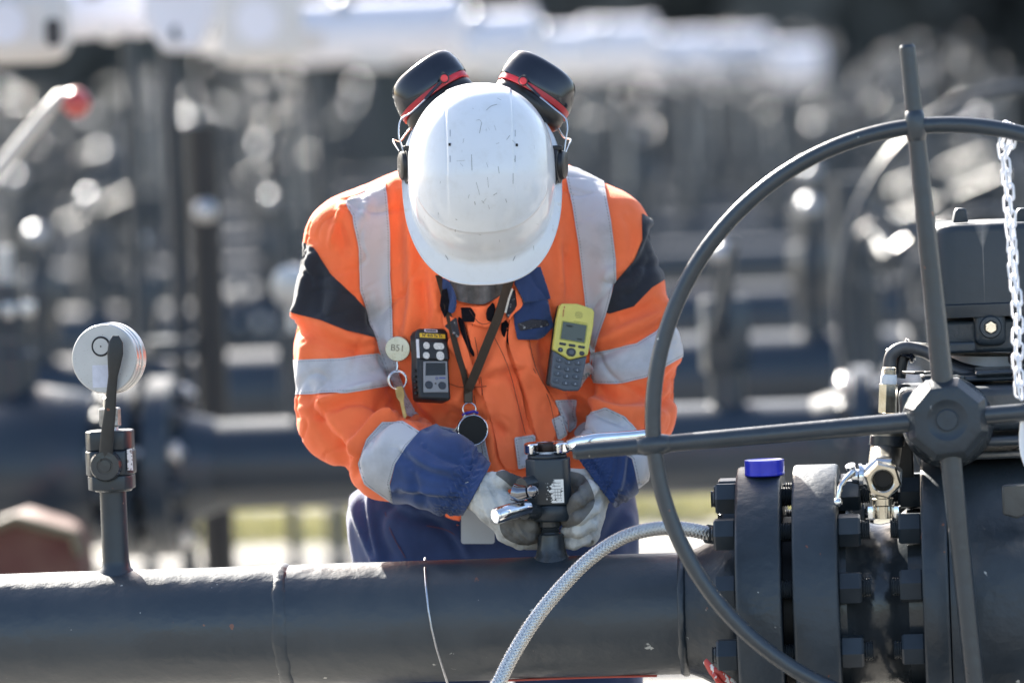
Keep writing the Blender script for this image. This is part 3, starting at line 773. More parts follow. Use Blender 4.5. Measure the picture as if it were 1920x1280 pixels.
m = MB(); r_ = .0325; zlo, zmid, zhi = zz(976), zz(944), zz(858)
# octagonal-ish body seen as a flat front with bevelled left side
pl = [(-.031, -.012), (-.016, -.029), (.024, -.029), (.032, -.018), (.032, .018), (.02, .03), (-.02, .03), (-.031, .014)]
m = MB(); m.prism(pl, L(s2, 0, zmid), AX, AY, UZ*(zhi-zmid)); m.build('body', M_vbody, bv, bevel=.002, seg=3, smooth=60)
ring(zlo, zmid+.0006, .0300, 'lower_body', .0035)
ring(zhi-.001, zz(850), .0285, 'top_face', .002, s=s2)
m = MB(); m.cyl(L(s2, 0, zhi), L(s2, 0, zz(846)), .0145, n=24); m.build('white_thread_seal', M_white_plastic, bv)
m = MB(); m.hexp(L(s2, 0, zz(846)), L(s2, 0, zz(829)), .0165, ph=.2); m.build('plug_head', mat('rusty_steel', (.05, .035, .03), .5, .6, .5, .4, 60), bv)
# sticker
zc = zz(918)
m = MB(); q = L(sx(1045, 918), -.0293, zc); rj = random.Random(5); yy = [-.017+.034*k/22 for k in range(23)]
m.prism([(.0117, -.017), (.0117, .017)]+[(-.006-.0065*abs(math.sin(1.1+y*70))*rj.random()+.004*rj.random()*(k % 2)+(.006 if y > .009 else 0), y) for k, y in enumerate(reversed(yy))], q, AX, UZ, AY*-.0006)
for k in range(26):
    fx, fy, fs_ = -.0145+.008*rj.random(), -.017+.03*rj.random(), .0006+.0014*rj.random()
    m.prism([(fx, fy), (fx+fs_, fy+fs_*.3), (fx+fs_*.5, fy+fs_)], q, AX, UZ, AY*-.0006)
def lab_extra(mm, n, l, b, tc, mx): pass
m.build('worn_sticker', mat('worn_sticker', (.75, .75, .74), .4, .2, .5, .1, 160, col2=(.03, .036, .042), thr=(.60, .62), detail=3), bv)
m = MB()
for k in range(6): m.box(q+AX*(.001+.0004*k)+UZ*(.012-.0045*k)-AY*.0009, (.013-.001*(k % 3), .0003, .0007), Matrix.Rotation(YAW, 3, 'Z'))
for k in range(3): m.box(q+AX*(-.001+.004*k)+UZ*(-.003)-AY*.0009, (.0006, .0003, .012), Matrix.Rotation(YAW, 3, 'Z'))
m.build('sticker_print', mat('print_grey', (.22, .22, .23), .5), bv)
# stem boss, knob and lever sleeve on the left
m = MB(); a = P(1003, 905, 8.235); b = P(965, 915, 8.215)
m.cyl(P(1010, 903, 8.24), P(978, 911, 8.215), .014, .012, n=20); m.build('stem_boss', M_paint_glossy, bv)
m = MB(); m.tube([P(962, 922, 8.19), P(975, 925, 8.187), P(990, 922, 8.182)], [.0125, .0125, .009], 20); m.sphere(P(998, 921, 8.18), .0095, 20)
m.build('lever_knob', mat('dark_chrome', (.25, .25, .27), .15, 1, .5, .2, 40, .2, 90, .001), bv)
m = MB(); m.tube([P(1015, 958, 8.24), P(995, 958, 8.222), P(982, 960, 8.205)], [.012, .0125, .011], 16); m.build('lower_stem_boss', M_paint_glossy, bv)
m = MB(); m.tube([P(990, 951, 8.20), P(975, 954, 8.19), P(950, 960, 8.175), P(932, 966, 8.165), P(928, 967, 8.163)], [.0105, .0118, .0118, .0118, .0105], 28); m.build('chrome_sleeve', M_chrome, bv)
# chrome wrench on top
M_redline = M_red_band
def wrench():
    t = thing('wrench', 'chrome combination wrench lying on the plug above the worked valve', 'wrench', P(1034, 838, 8.25), YAW)
    z = zz(839); c = L(s2, 0, z); th = .0165
    out = []; inn = []
    for i in range(25):
        a = R(62+ (360-100)*i/24-12) if False else R(35+290*i/24)
        out.append((.036*math.cos(a), .033*math.sin(a))); inn.append((.0172*math.cos(a), .0165*math.sin(a)))
    # open jaw facing the camera side, jaw ring in the horizontal plane
    rot = R(-92)
    rt = lambda p: (p[0]*math.cos(rot)-p[1]*math.sin(rot), p[0]*math.sin(rot)+p[1]*math.cos(rot))
    poly = [rt(p) for p in out]+[rt(p) for p in reversed(inn)]
    m = MB(); m.prism(poly, c-UZ*(th*.5), AX, AY, UZ*th); m.build('jaw', M_chrome, t, bevel=.003, seg=3, smooth=50)
    pts = [P(1050, 838, 8.25), P(1078, 832, 8.25), P(1120, 825, 8.255), P(1160, 821, 8.262), P(1190, 818, 8.268), P(1218, 815, 8.272)]
    m = MB(); m.tube(pts, [.006, .011, .0108, .0092, .0088, .0085], 16, sy=.62, upv=UZ); m.build('handle', M_chrome, t)
    m = MB(); m.tube([p+UZ*.0075 for p in pts[2:]], .0018, 6); m.build('red_stripe', M_red_band, t)
wrench()

# ---- left gauge valve
gv = thing('ball_valve', 'dark grey ball valve with long upright black lever below the silver gauge', 'valve', L(sx(217, 1068), 0, PR-.006), YAW)
sg = sx(218, 1068); zg = lambda py, px=213: lz(px, py)
m = MB(); m.lathe(L(sg, 0, PR-.014), UZ, [(.034, 0), (.030, .009), (.0215, .018), (.0195, .03), (.0195, zg(913)-PR+.014)], 40); m.build('stem_pipe', M_paint, gv)
m = MB(); m.lathe(L(sx(213, 918), 0, zg(920)), UZ, [(.026, 0), (.028, .002), (.028, .006)], 32); m.build('lower_collar', M_paint_glossy, gv)
def oct_(hw, d): return [(-hw, -d*.55), (-hw*.72, -d), (hw*.72, -d), (hw, -d*.55), (hw, d*.55), (hw*.72, d), (-hw*.72, d), (-hw, d*.55)]
sc = sx(208, 862)
m = MB(); m.prism(oct_(.0325, .031), L(sc, 0, zg(916)), AX, AY, UZ*(zg(889)-zg(916))); m.build('lower_end', M_paint, gv, bevel=.0018, smooth=60)
m = MB(); m.prism(oct_(.0345, .033), L(sc, 0, zg(889)+.0006), AX, AY, UZ*(zg(842)-zg(889)-.0012)); m.build('body', M_paint, gv, bevel=.0022, smooth=60)
m = MB(); m.prism(oct_(.0335, .031), L(sc, 0, zg(842)), AX, AY, UZ*(zg(806)-zg(842))); m.build('upper_end', M_paint, gv, bevel=.0018, smooth=60)
m = MB(); m.prism([(-.0055, -.015), (.0055, -.016), (.005, .016), (-.005, .015)], L(sx(248, 860), -.026, zg(860)), (AX*.55+AY*.83), UZ, (AX*.83-AY*.55)*.0012); m.build('worn_sticker', mat('worn_white_sticker', (.75, .74, .73), .5, 0, .5, .1, 200, col2=(.2, .18, .17), thr=(.55, .6)), gv)
bc = L(sx(199, 869, -.033), -.033, zg(869)); m = MB(); m.lathe(bc, -AY, [(.0235, 0), (.0235, .005), (.021, .008), (.0205, .012), (.012, .0125), (.0118, .011), (.009, .011), (.0085, .0135), (.001, .014)], 36); m.build('lever_boss', M_paint_glossy, gv)
lev = [(200, 868, 28), (199, 846, 26), (201, 815, 25), (206, 775, 22), (209, 735, 19), (212, 705, 18), (214, 685, 24), (216, 662, 30), (217, 642, 27), (217, 629, 12)]
m = MB(); pts = []; rr = []
for k, (x, y, wd) in enumerate(lev):
    off = -.042 if k < 2 else -.046-.0065*min(k, 6)
    s, z_ = szp(x, y, off); pts.append(L(s, off, z_)); rr.append(M(wd)/2)
m.tube(pts, rr, 14, sy=.35, upv=AX); m.build('lever', M_dark if False else mat('lever_black', (.018, .02, .022), .5, 0, .5, .3, 30, .3, 80, .001, extra=paint_extra), gv, smooth=60)
# gauge
gg = thing('pressure_gauge', 'round silver pressure gauge seen from its plain back, standing on the left valve', 'gauge', L(sx(205, 806), 0, zg(806)), YAW)
m = MB(); m.cyl(L(sx(207, 803), 0, zg(808)), L(sx(207, 803), 0, zg(798)), .012, n=20); m.build('white_seal', M_white_plastic, gg)
m = MB(); m.hexp(L(sx(207, 799), 0, zg(799)), L(sx(207, 799), 0, zg(764)), .0165, ph=.3); m.build('hex_adapter', mat('pitted_metal', (.3, .29, .28), .4, .8, .5, .4, 60, .8, 120, .002), gg, smooth=30)
m = MB(); m.lathe(L(sx(205, 766), 0, zg(766)), UZ, [(.0095, 0), (.0095, .016), (.0065, .018), (.0065, .03), (.009, .031), (.009, .045)], 20); m.build('stem', M_steel, gg)
M_gauge = mat('brushed_gauge_steel', (0.5, 0.49, 0.485), 0.3, 0.7, 0.5, 0.06, 14, 0.15, 50, 0.0006, rvar=.06)
def spots(mm, n, l, b, tc, mx):
    v = n.new('ShaderNodeTexNoise'); v.inputs['Scale'].default_value = 420; v.inputs['Detail'].default_value = 2; l.new(tc.outputs['Object'], v.inputs['Vector'])
    r = n.new('ShaderNodeMapRange'); r.inputs['From Min'].default_value = .70; r.inputs['From Max'].default_value = .74; l.new(v.outputs['Fac'], r.inputs['Value'])
    k = n.new('ShaderNodeMix'); k.data_type = 'RGBA'; l.new(r.outputs[0], k.inputs['Factor']); l.new(mx.outputs['Result'], k.inputs['A']); k.inputs['B'].default_value = (.16, .12, .1, 1); l.new(k.outputs['Result'], b.inputs['Base Color'])
M_gauge2 = mat('brushed_gauge_back', (0.47, 0.465, 0.46), 0.42, 0.35, 0.5, 0.07, 20, 0.1, 50, 0.0006, extra=spots)
gc = P(196, 672, 8.245); ga = Vector((-.30, -1, .03)).normalized()   # back plate normal, turned a little left
RG = M(66.5)
m = MB(); m.lathe(gc, -ga, [(RG*.93, -.001), (RG*.985, 0), (RG*.985, .009), (RG*1.0, .0095), (RG*1.0, .016), (RG*.985, .0165), (RG*.985, .0205), (RG*1.015, .021), (RG*1.015, .033), (RG*.97, .036)], 72); m.build('case', M_gauge, gg, smooth=30)
m = MB(); m.lathe(gc, ga, [(RG*.965, -.002), (RG*.965, .0012), (RG*.95, .0022), (.001, .0026)], 72); m.build('back_plate', M_gauge2, gg, smooth=40)
gu, gvv = frame(ga, UZ)[1:]
pc = P(191, 649, 8.24)
pc = gc + ga*.0028 + gu*M(672-649) - gvv*0 + (AX*0)
pc = gc + ga*.0027 + gu*M(23) + gu.cross(ga).normalized()*0
rightv = ga.cross(gu) if ga.cross(gu).x > 0 else -ga.cross(gu)
pc = gc + ga*.0027 + gu*M(23) - rightv*M(5)
m = MB(); m.torus(pc, ga, M(17), .0016, 40, 8); m.build('rubber_ring', M_dark, gg)
m = MB(); m.lathe(pc-ga*.001, ga, [(M(15.5), 0), (M(15.5), .0018), (.001, .002)], 32); m.build('blowout_disc', M_gauge2, gg)
m = MB(); m.sphere(pc+ga*.001, .0012, 8); m.build('centre_dot', M_dark, gg)
m = MB(); q = gc+ga*.0024-gu*M(33)-rightv*M(7)-ga*.0001; m.prism(rrect(M(34), M(42), .001), q, rightv, gu, ga*.0004); m.build('faded_label', mat('faded_label', (.55, .55, .62), .5, 0, .5, .1, 80), gg)

# shadowed second standpipe just left of the frame, thrown shadow reaches the pipe
m = MB(); m.cyl(L(sx(-52), 0, PR-.01), L(sx(-52), 0, PR+.22), .0195, n=24); m.lathe(L(sx(-52), 0, PR-.014), UZ, [(.034, 0), (.030, .009), (.0215, .018), (.0195, .03)], 32); m.build('branch_stub', M_paint, run)

# ---- thin wire round the pipe
pts = [P(x, y, Y_) for x, y, Y_ in [(800, 1052, 8.36), (797, 1046, 8.33), (796.5, 1053, 8.28), (797, 1068, 8.215), (799, 1100, 8.165), (803, 1140, 8.155), (809, 1175, 8.152), (818, 1212, 8.155), (829, 1248, 8.165), (842, 1290, 8.18), (846, 1310, 8.2)]]
pts = [pts[0]]+[q for q in pts[1:]]
m = MB(); m.tube(pts, .0017, 10); tag(m.build('wire', mat('twisted_wire', (.42, .43, .46), .3, 1, .5, .2, 200, .3, 500, .0005)), 'thin bare steel wire looped over the foreground pipe', 'wire')

# ---- braided hose
def catmull(pts, n):
    out = []; p = [pts[0]]+pts+[pts[-1]]
    for i in range(1, len(p)-2):
        for k in range(n):
            t = k/n; a, b, c, d = p[i-1], p[i], p[i+1], p[i+2]
            out.append(.5*((2*b)+(c-a)*t+(2*a-5*b+4*c-d)*t*t+(3*b-a-3*c+d)*t**3))
    out.append(p[-2]); return out
hp = [(905, 1335, 7.97), (930, 1289, 7.99), (961, 1228, 8.01), (1005, 1158, 8.03), (1058, 1094, 8.045), (1112, 1042, 8.06), (1172, 1005, 8.08), (1235, 990, 8.10), (1290, 992, 8.11), (1337, 1002, 8.125)]
hpts = catmull([P(*q) for q in hp], 14)
hose = thing('braided_hose', 'braided steel hose curving from the bottom edge up to the flange nuts', 'hose', hpts[0])
m = MB(); m.tube(hpts, .0091, 20); m.build('inner_tube', mat('hose_core', (.02, .02, .025), .5, .3), hose)
def braid():
    # resample evenly
    Ls = [0]
    for i in range(1, len(hpts)): Ls.append(Ls[-1]+(hpts[i]-hpts[i-1]).length)
    T = Ls[-1]; N = 420; pts = []; j = 0
    for i in range(N+1):
        d = T*i/N
        while j < len(Ls)-2 and Ls[j+1] < d: j += 1
        t = (d-Ls[j])/(Ls[j+1]-Ls[j]); pts.append(hpts[j].lerp(hpts[j+1], t))
    fr = []; u = None
    for i in range(N+1):
        t = (pts[min(i+1, N)]-pts[max(i-1, 0)]).normalized()
        if u is None: _, u, v = frame(t)
        else: u = (u-t*u.dot(t)).normalized()
        fr.append((u.copy(), t.cross(u)))
    m = MB(); ns = 18; pitch = .050; w_ = .00135
    for hand in (1, -1):
        for k in range(ns):
            vs = []; fs = []
            for i in range(N+1):
                d = T*i/N; a = hand*(2*math.pi*d/pitch)+2*math.pi*k/ns
                ph = math.sin(a*ns/2*1.0*hand*0+2*math.pi*(d/pitch)*ns*1.0+ (0 if hand > 0 else math.pi)+k*math.pi)
                rr = .0100+.0009*ph
                u, v = fr[i]
                for e in (-1, 0, 1):
                    aa = a+e*w_/.0113
                    vs.append(pts[i]+(u*math.cos(aa)+v*math.sin(aa))*(rr-(.0009 if e else 0)))
            for i in range(N):
                for e in (0, 1): fs.append((i*3+e, i*3+e+1, i*3+e+4, i*3+e+3))
            m.add(vs, fs)
    m.build('braid', mat('braid_steel', (.66, .66, .65), .22, 1, .5, .15, 300), hose, smooth=180)
braid()
m = MB(); a = P(1325, 1000, 8.122); b = P(1345, 1003, 8.128); m.cyl(a, b, .0135, n=24); m.build('ferrule', M_paint_glossy, hose)

# ================================================================== HANDWHEEL AND VALVE TOP
WY = 7.90
wc = P(1775, 785, WY); wn = Vector((-.05, -1, 0)).normalized()     # faces the camera
WU = (UZ*math.cos(R(4.0))+Vector((-1, 0, 0))*math.sin(R(4.0))); WU = (WU-wn*WU.dot(wn)).normalized(); WR = WU.cross(wn)*-1
if WR.x < 0: WR = -WR
wt = thing('handwheel', 'large dark grey spoked handwheel with octagonal hub in front of the right valve', 'handwheel', wc)
RR = M(552, WY); TR = M(15.2, WY)
m = MB(); m.torus(wc, wn, RR, TR, 160, 20); m.build('rim', M_wheel, wt, smooth=180)
def spoke(d, r0, r1, ra, rb, label=None):
    m = MB(); N = 14; pts = []; rr = []
    m.cyl(wc+d*r0, wc+d*(r1-.004), ra, rb, n=24); m.cyl(wc+d*(r1-.0041), wc+d*r1, rb, rb*.8, n=24)
    # weld fillets where the rod crosses the rim
    o = m.build('spoke', M_wheel, wt); return o
s_up = WU; s_r = (WR*math.cos(R(-1.0))+WU*math.sin(R(-1.0)))
for d, ra, rb in ((WU, M(21, WY), M(15, WY)), (-WU, M(20, WY), M(17, WY)), (s_r, M(17, WY), M(15, WY)), (-s_r, M(19, WY), M(15, WY))):
    spoke(d, M(58, WY), M(706, WY), ra, rb)
    f = MB(); q = wc+d*RR; tt = d.cross(wn)
    f.tube([q+d*TR*2.2, q+d*TR*1.2, q, q-d*TR*1.2, q-d*TR*2.2], [rb*1.02, rb*1.25, rb*1.5, rb*1.25, rb*1.02], 20)
    f.build('weld_fillet', M_wheel, wt, smooth=180)
hr = M(77, WY)
m = MB(); m.lathe(wc+wn*.0, wn, [(hr*1.02, -.035), (hr*1.02, .012), (hr*.84, .030), (hr*.5, .032), (hr*.42, .0285), (hr*.30, .026), (hr*.27, .0262), (hr*.27, .0295), (hr*.25, .0305), (.001, .0305)], 8, up=WU, ph=R(22.5), caps=False)
hubo = MB(); n8 = 8
def hub():
    # octagonal front with circular dish
    outer = [(hr*1.0, -.038), (hr*1.0, .010), (hr*.86, .030)]
    N = 64; vs = []; fs = []
    def octr(a):
        q = (a-R(22.5)+math.pi/4*0) % (math.pi/4); return math.cos(math.pi/8)/math.cos(q-math.pi/8)
    prof = [('o', hr*1.03, -.038), ('o', hr*1.05, .008), ('o', hr*.86, .029), ('o', hr*.80, .0305), ('c', hr*.50, .0305), ('c', hr*.44, .0285), ('c', hr*.34, .0255), ('c', hr*.27, .0255), ('c', hr*.262, .028), ('c', hr*.24, .029), ('c', .0005, .029)]
    for kind, r_, h in prof:
        for i in range(N):
            a = 2*math.pi*i/N; rr = r_*(octr(a) if kind == 'o' else 1)
            vs.append(wc+wn*h+WU*(rr*math.cos(a))+WR*(rr*math.sin(a)))
    for j in range(len(prof)-1):
        for i in range(N):
            i2 = (i+1) % N; fs.append((j*N+i, j*N+i2, (j+1)*N+i2, (j+1)*N+i))
    h_ = MB(); h_.add(vs, fs); h_.build('hub', M_paint_rough, wt, smooth=28)
hub()
m = MB(); m.cyl(wc-wn*.03, wc-wn*.22, .022, n=24); m.build('input_shaft', M_paint_glossy, wt)

# gearbox and housings behind the hub
gb = thing('gearbox', 'dark grey gearbox block with flat top plate behind the handwheel hub', 'gearbox', P(1800, 880, 8.2), YAW)
def boxpx(name, x0, y0, x1, y1, Yf, depth, mt, par, bev=.006, seg=3):
    a = P(x0, y1, Yf); b = P(x1, y0, Yf); c = (a+b)/2+Vector((0, depth/2, 0)); m = MB()
    m.box(c, (abs(b.x-a.x), depth, abs(b.z-a.z)), Matrix.Rotation(YAW*.5, 3, 'Z')); return m.build(name, mt, par, bevel=bev, seg=seg)
boxpx('block', 1696, 718, 2060, 815, 8.10, .2, M_paint_rough, gb, .012)
boxpx('lower_block', 1735, 812, 2060, 842, 8.07, .24, M_paint, gb, .006)
boxpx('mounting_plate', 1760, 838, 2060, 865, 8.09, .2, M_paint_glossy, gb, .004)
boxpx('top_plate', 1735, 695, 2060, 720, 8.16, .16, M_paint_rough, gb, .006)
boxpx('rib', 1832, 686, 2060, 706, 8.15, .1, M_paint_glossy, gb, .006)
m = MB(); m.lathe(P(1775, 790, 8.1), (0, -1, 0), [(.065, 0), (.065, .03), (.05, .05), (.04, .055)], 32); m.build('shaft_boss', M_paint_glossy, gb)
for x in (1700, 1722, 1745): 
    m = MB(); q = P(x+12, 698, 8.19); m.box(q, (.016, .04, .004), Matrix.Rotation(.4, 3, 'Z')); m.build('slot_lug', M_black_sat, gb, bevel=.001)
m = MB()
for k in range(5): q = P(1752+k*13, 712, 8.14); m.hexp(q, q+UZ*.006, .005)
m.build('plate_screws', M_paint_glossy, gb)
m = MB(); m.box(P(1692, 850, 8.22), (.03, .03, .2)); m.build('side_column', M_black_sat, gb, bevel=.003)
m = MB(); m.tube([P(1707, 812, 8.2), P(1712, 840, 8.2), P(1722, 868, 8.2), P(1740, 885, 8.2)], .0014, 6); m.tube([P(1716, 812, 8.2), P(1724, 845, 8.2), P(1737, 880, 8.2)], .0014, 6); m.build('thin_leads', M_galv, gb)
ah = thing('actuator_housing', 'dark grey actuator housing with rust streak behind the hanging chain', 'housing', P(1840, 660, 8.3), YAW)
def housing():
    Yf = 8.22
    a = P(1757, 587, Yf); b = P(2040, 412, Yf)
    w_ = b.x-a.x; h_ = b.z-a.z; c = Vector(((a.x+b.x)/2, Yf+.12, a.z)); m = MB()
    poly = [(x, y) for x, y in rrect(w_, .24, .035, 6)]
    n = len(poly); vs = []; lv = [(0, 1.0), (.012, 1.0), (h_-.012, .985), (h_-.004, .965), (h_, .92)]
    rt = Matrix.Rotation(YAW*.4, 3, 'Z')
    for z, s in lv: vs += [c+rt @ Vector((x*s, y*s, z)) for x, y in poly]
    fs = [(j*n+i, j*n+(i+1) % n, (j+1)*n+(i+1) % n, (j+1)*n+i) for j in range(len(lv)-1) for i in range(n)]+[tuple(range(n-1, -1, -1)), tuple((len(lv)-1)*n+i for i in range(n))]
    m.add(vs, fs); m.build('cover', M_rust, ah, smooth=45)
    vs = []; lv = [(-.008, 1.0), (.004, 1.03), (.010, 1.03), (.012, 1.0)]; m = MB()
    for z, s in lv: vs += [c+rt @ Vector((x*s, y*s, z)) for x, y in poly]
    fs = [(j*n+i, j*n+(i+1) % n, (j+1)*n+(i+1) % n, (j+1)*n+i) for j in range(len(lv)-1) for i in range(n)]+[tuple(range(n-1, -1, -1)), tuple((len(lv)-1)*n+i for i in range(n))]
    m.add(vs, fs); m.build('cover_rim', M_paint, ah, smooth=45)
    for x0, x1 in ((1787, 1816), (1903, 1935)):
        q = P((x0+x1)/2, 412, Yf+.05); m = MB(); wd = M(x1-x0)/2
        m.prism([(-wd, -.004), (wd, -.004), (wd*.75, .014), (wd*.5, .0165), (-wd*.4, .0165), (-wd*.65, .012)], q, (1, 0, 0), UZ, (0, .04, 0)); m.build('lifting_lug', M_paint_rough, ah, bevel=.002)
def rust_extra(mm, n, l, b, tc, mx):
    paint_extra(mm, n, l, b, tc, mx)
    prev = b.inputs['Base Color'].links[0].from_socket
    sp = n.new('ShaderNodeSeparateXYZ'); l.new(tc.outputs['Object'], sp.inputs[0])
    q = P(1850, 412, 8.22)-ah.location
    cx, zt = q.x, q.z
    def math_(op, a, b_=None, c=False):
        k = n.new('ShaderNodeMath'); k.operation = op; k.use_clamp = c
        for i_, v_ in enumerate((a, b_)):
            if v_ is None: continue
            if isinstance(v_, (int, float)): k.inputs[i_].default_value = v_
            else: l.new(v_, k.inputs[i_])
        return k.outputs[0]
    nz = n.new('ShaderNodeTexNoise'); nz.inputs['Scale'].default_value = 90; nz.inputs['Detail'].default_value = 5; l.new(tc.outputs['Object'], nz.inputs['Vector'])
    dx = math_('ABSOLUTE', math_('SUBTRACT', sp.outputs[0], cx)); dz = math_('SUBTRACT', zt, sp.outputs[2])
    wd = math_('MAXIMUM', math_('SUBTRACT', .016, math_('MULTIPLY', dz, .35)), .0012)
    mask = math_('SUBTRACT', 1.0, math_('DIVIDE', dx, wd)); fade = math_('SUBTRACT', 1.0, math_('DIVIDE', dz, .13), True)
    mk = math_('MULTIPLY', math_('MULTIPLY', mask, fade, True), math_('MULTIPLY', nz.outputs['Fac'], 1.5), True)
    k = n.new('ShaderNodeMix'); k.data_type = 'RGBA'; l.new(mk, k.inputs['Factor']); l.new(prev, k.inputs['A']); k.inputs['B'].default_value = (.30, .27, .24, 1); l.new(k.outputs['Result'], b.inputs['Base Color'])
M_rust = mat('streaked_grey_paint', PAINT, 0.42, 0, 0.5, 0.15, 5, 0.4, 60, 0.002, extra=rust_extra)
housing()
boxpx('lower_casting', 1766, 592, 2040, 664, 8.24, .2, M_paint_rough, ah, .006)
boxpx('bolt_plate', 1829, 581, 1886, 650, 8.222, .03, M_paint_rough, ah, .012)
q = P(1857, 613, 8.222); m = MB(); m.lathe(q, (0, -1, 0), [(M(21), 0), (M(21), .004), (M(19), .006), (M(13), .0062), (M(12.5), .004)], 32); m.build('bolt_washer', M_paint, ah)
m = MB(); m.hexp(q+Vector((0, -.003, 0)), q+Vector((0, -.009, 0)), M(12)); m.build('bolt_head', M_brass, ah)
boxpx('side_flap', 1764, 640, 1830, 663, 8.225, .02, M_paint, ah, .004)
m = MB(); m.cyl(P(1860, 664, 8.34), P(1860, 700, 8.34), .07, n=32); m.build('yoke_column', mat('pale_grey_cast', (.4, .4, .41), .5), ah)
m = MB(); m.lathe(P(1905, 672, 8.24), (0, -1, 0), [(.012, 0), (.012, .02), (.009, .022)], 20); m.build('plug', M_dark, ah)

# cable bundle
cb = thing('cable_bundle', 'bundle of dark cables tied together behind the near spoke', 'cable', P(1700, 700, 8.26))
cabs = [[(1672, 705), (1668, 680), (1676, 660), (1700, 652), (1740, 662), (1780, 690), (1820, 705), (1850, 708)], [(1686, 708), (1690, 680), (1697, 660), (1725, 655), (1760, 672), (1800, 690), (1835, 698), (1860, 700)], [(1668, 700), (1678, 672), (1690, 655), (1712, 650), (1752, 655), (1775, 668)]]
for k, cpts in enumerate(cabs):
    m = MB(); m.tube(catmull([P(x, y, 8.25+.012*k) for x, y in cpts], 8), .0095 if k < 2 else .007, 14); m.build('cable', M_black_sat if k else mat('grey_cable', (.06, .06, .065), .4, 0, .5, .3, 50, .3, 100, .001), cb)
m = MB(); m.torus(P(1688, 664, 8.262), (.3, .1, 1), .020, .003, 28, 8, sy=.7); m.torus(P(1704, 657, 8.262), (1, .1, .2), .016, .0028, 28, 8); m.build('tie', M_black_gloss, cb)

# upright hex fitting + elbow + chrome drain valve
ft = thing('pipe_fitting', 'upright threaded hex fitting wrapped with white seal tape left of the hub', 'fitting', P(1665, 800, 8.17))
b0 = P(1664, 812, 8.16); b1 = P(1667, 771, 8.16); dr = (P(1668, 690, 8.16)-P(1663, 790, 8.16)).normalized()
m = MB(); c0 = P(1664, 795, 8.16); m.lathe(c0-dr*.012, dr, [(.017, 0), (.017, .008), (.012, .009), (.012, .014)], 20); m.build('base_collar', M_brass, ft)
m = MB(); m.hexp(P(1664, 774, 8.16), P(1666, 719, 8.16), M(18), ph=.25, ch=.06); m.build('hex_body', M_brass, ft, smooth=30)
m = MB(); c1 = P(1666, 720, 8.16); m.lathe(c1, dr, [(M(14.5), 0), (M(15.5), .004), (M(15), .011), (M(14.5), .014)], 28); m.build('seal_tape', mat('seal_tape', (.8, .8, .82), .6, 0, .4, .05, 90, .8, 200, .002), ft)
pr = []; 
for k in range(5): pr += [(M(13.5), .0022*k), (M(12.2), .0022*k+.0011)]
pr += [(M(12.5), .0112), (M(11), .012), (M(8.5), .012), (M(8), .004), (.0005, .003)]
m = MB(); m.lathe(c1+dr*.0125, dr, pr, 28, caps=False); m.build('thread', M_brass, ft)
el = thing('drain_valve', 'chrome and nickel drain ball valve with small forked lever and open bore', 'valve', P(1652, 900, 8.1))
m = MB(); m.tube(catmull([P(1663, 806, 8.16), P(1662, 830, 8.16), P(1660, 850, 8.155), P(1657, 868, 8.13), P(1655, 882, 8.10)], 5), [M(30)]*5+[M(29)]*5+[M(29)]*5+[M(28)]*5+[M(26)], 24); m.build('elbow', mat('elbow_metal', (.33, .31, .27), .3, .85, .5, .35, 25, .5, 70, .001), el)
m = MB(); m.lathe(P(1663, 838, 8.16), dr, [(M(26), 0), (M(33), .003), (M(33), .016), (M(27), .018)], 28); m.build('coupling', M_paint_glossy, el)
bx = P(1655, 893, 8.09); fwd = Vector((-.06, -1, -.10)).normalized()
m = MB(); m.lathe(bx-fwd*.01, fwd, [(M(30), 0), (M(38), .006), (M(38), .02), (M(33), .024)], 8, ph=.3); m.build('valve_body', M_steel, el, smooth=30)
nb = bx+fwd*.014
def bore():
    ro = M(31); N = 48; vs = []; fs = []
    def hx(a):
        q = a % (math.pi/3); return math.cos(math.pi/6)/math.cos(q-math.pi/6)
    a_, u_, v_ = frame(fwd, UZ)
    prof = [('h', ro*1.12, 0), ('h', ro*1.12, .018), ('h', ro*1.0, .0225), ('c', ro*.72, .0228), ('c', ro*.64, .021), ('c', ro*.56, .015), ('c', ro*.54, .002), ('c', .0003, .001)]
    for kd, r_, h in prof:
        for i in range(N):
            a = 2*math.pi*i/N; rr = r_*(hx(a) if kd == 'h' else 1); vs.append(nb+a_*h+u_*rr*math.cos(a+.25)+v_*rr*math.sin(a+.25))
    for j in range(len(prof)-1):
        for i in range(N): i2 = (i+1) % N; fs.append((j*N+i, j*N+i2, (j+1)*N+i2, (j+1)*N+i))
    q_ = MB(); q_.add(vs, fs); q_.build('hex_outlet', M_brass, el, smooth=28)
bore()
m = MB(); m.lathe(nb+fwd*.003, fwd, [(M(16.4), 0), (M(16.4), .0015), (.0003, .0016)], 32); m.build('bore', M_dark, el)  # dark disc standing in for the shade inside the open outlet
m = MB(); a = P(1628, 893, 8.1); b = P(1604, 893, 8.1); m.lathe(a, b-a, [(M(24), 0), (M(24), .003), (M(21), .0035), (M(21), .009), (M(24), .0095), (M(24), .014), (M(14), .016), (M(12), .024)], 28); m.build('bonnet', M_chrome, el)
m = MB(); m.tube([P(1606, 893, 8.1), P(1598, 885, 8.095), P(1594, 872, 8.09)], [.006, .0065, .0075], 12); m.tube([P(1600, 884, 8.085), P(1585, 898, 8.08), P(1576, 910, 8.075), P(1573, 925, 8.073), P(1571, 936, 8.073)], [.005, .0035, .0032, .0032, .0032], 12, sy=1.0); m.sphere(P(1571, 941, 8.073), .0065, 16); m.build('lever', M_chrome, el)
m = MB(); q = P(1655, 925, 8.1); m.lathe(q, -UZ, [(M(16), 0), (M(16), .006), (M(20), .007), (M(20), .016), (M(17), .018), (M(17), .035)], 24); m.build('inlet_nipple', M_brass, el)
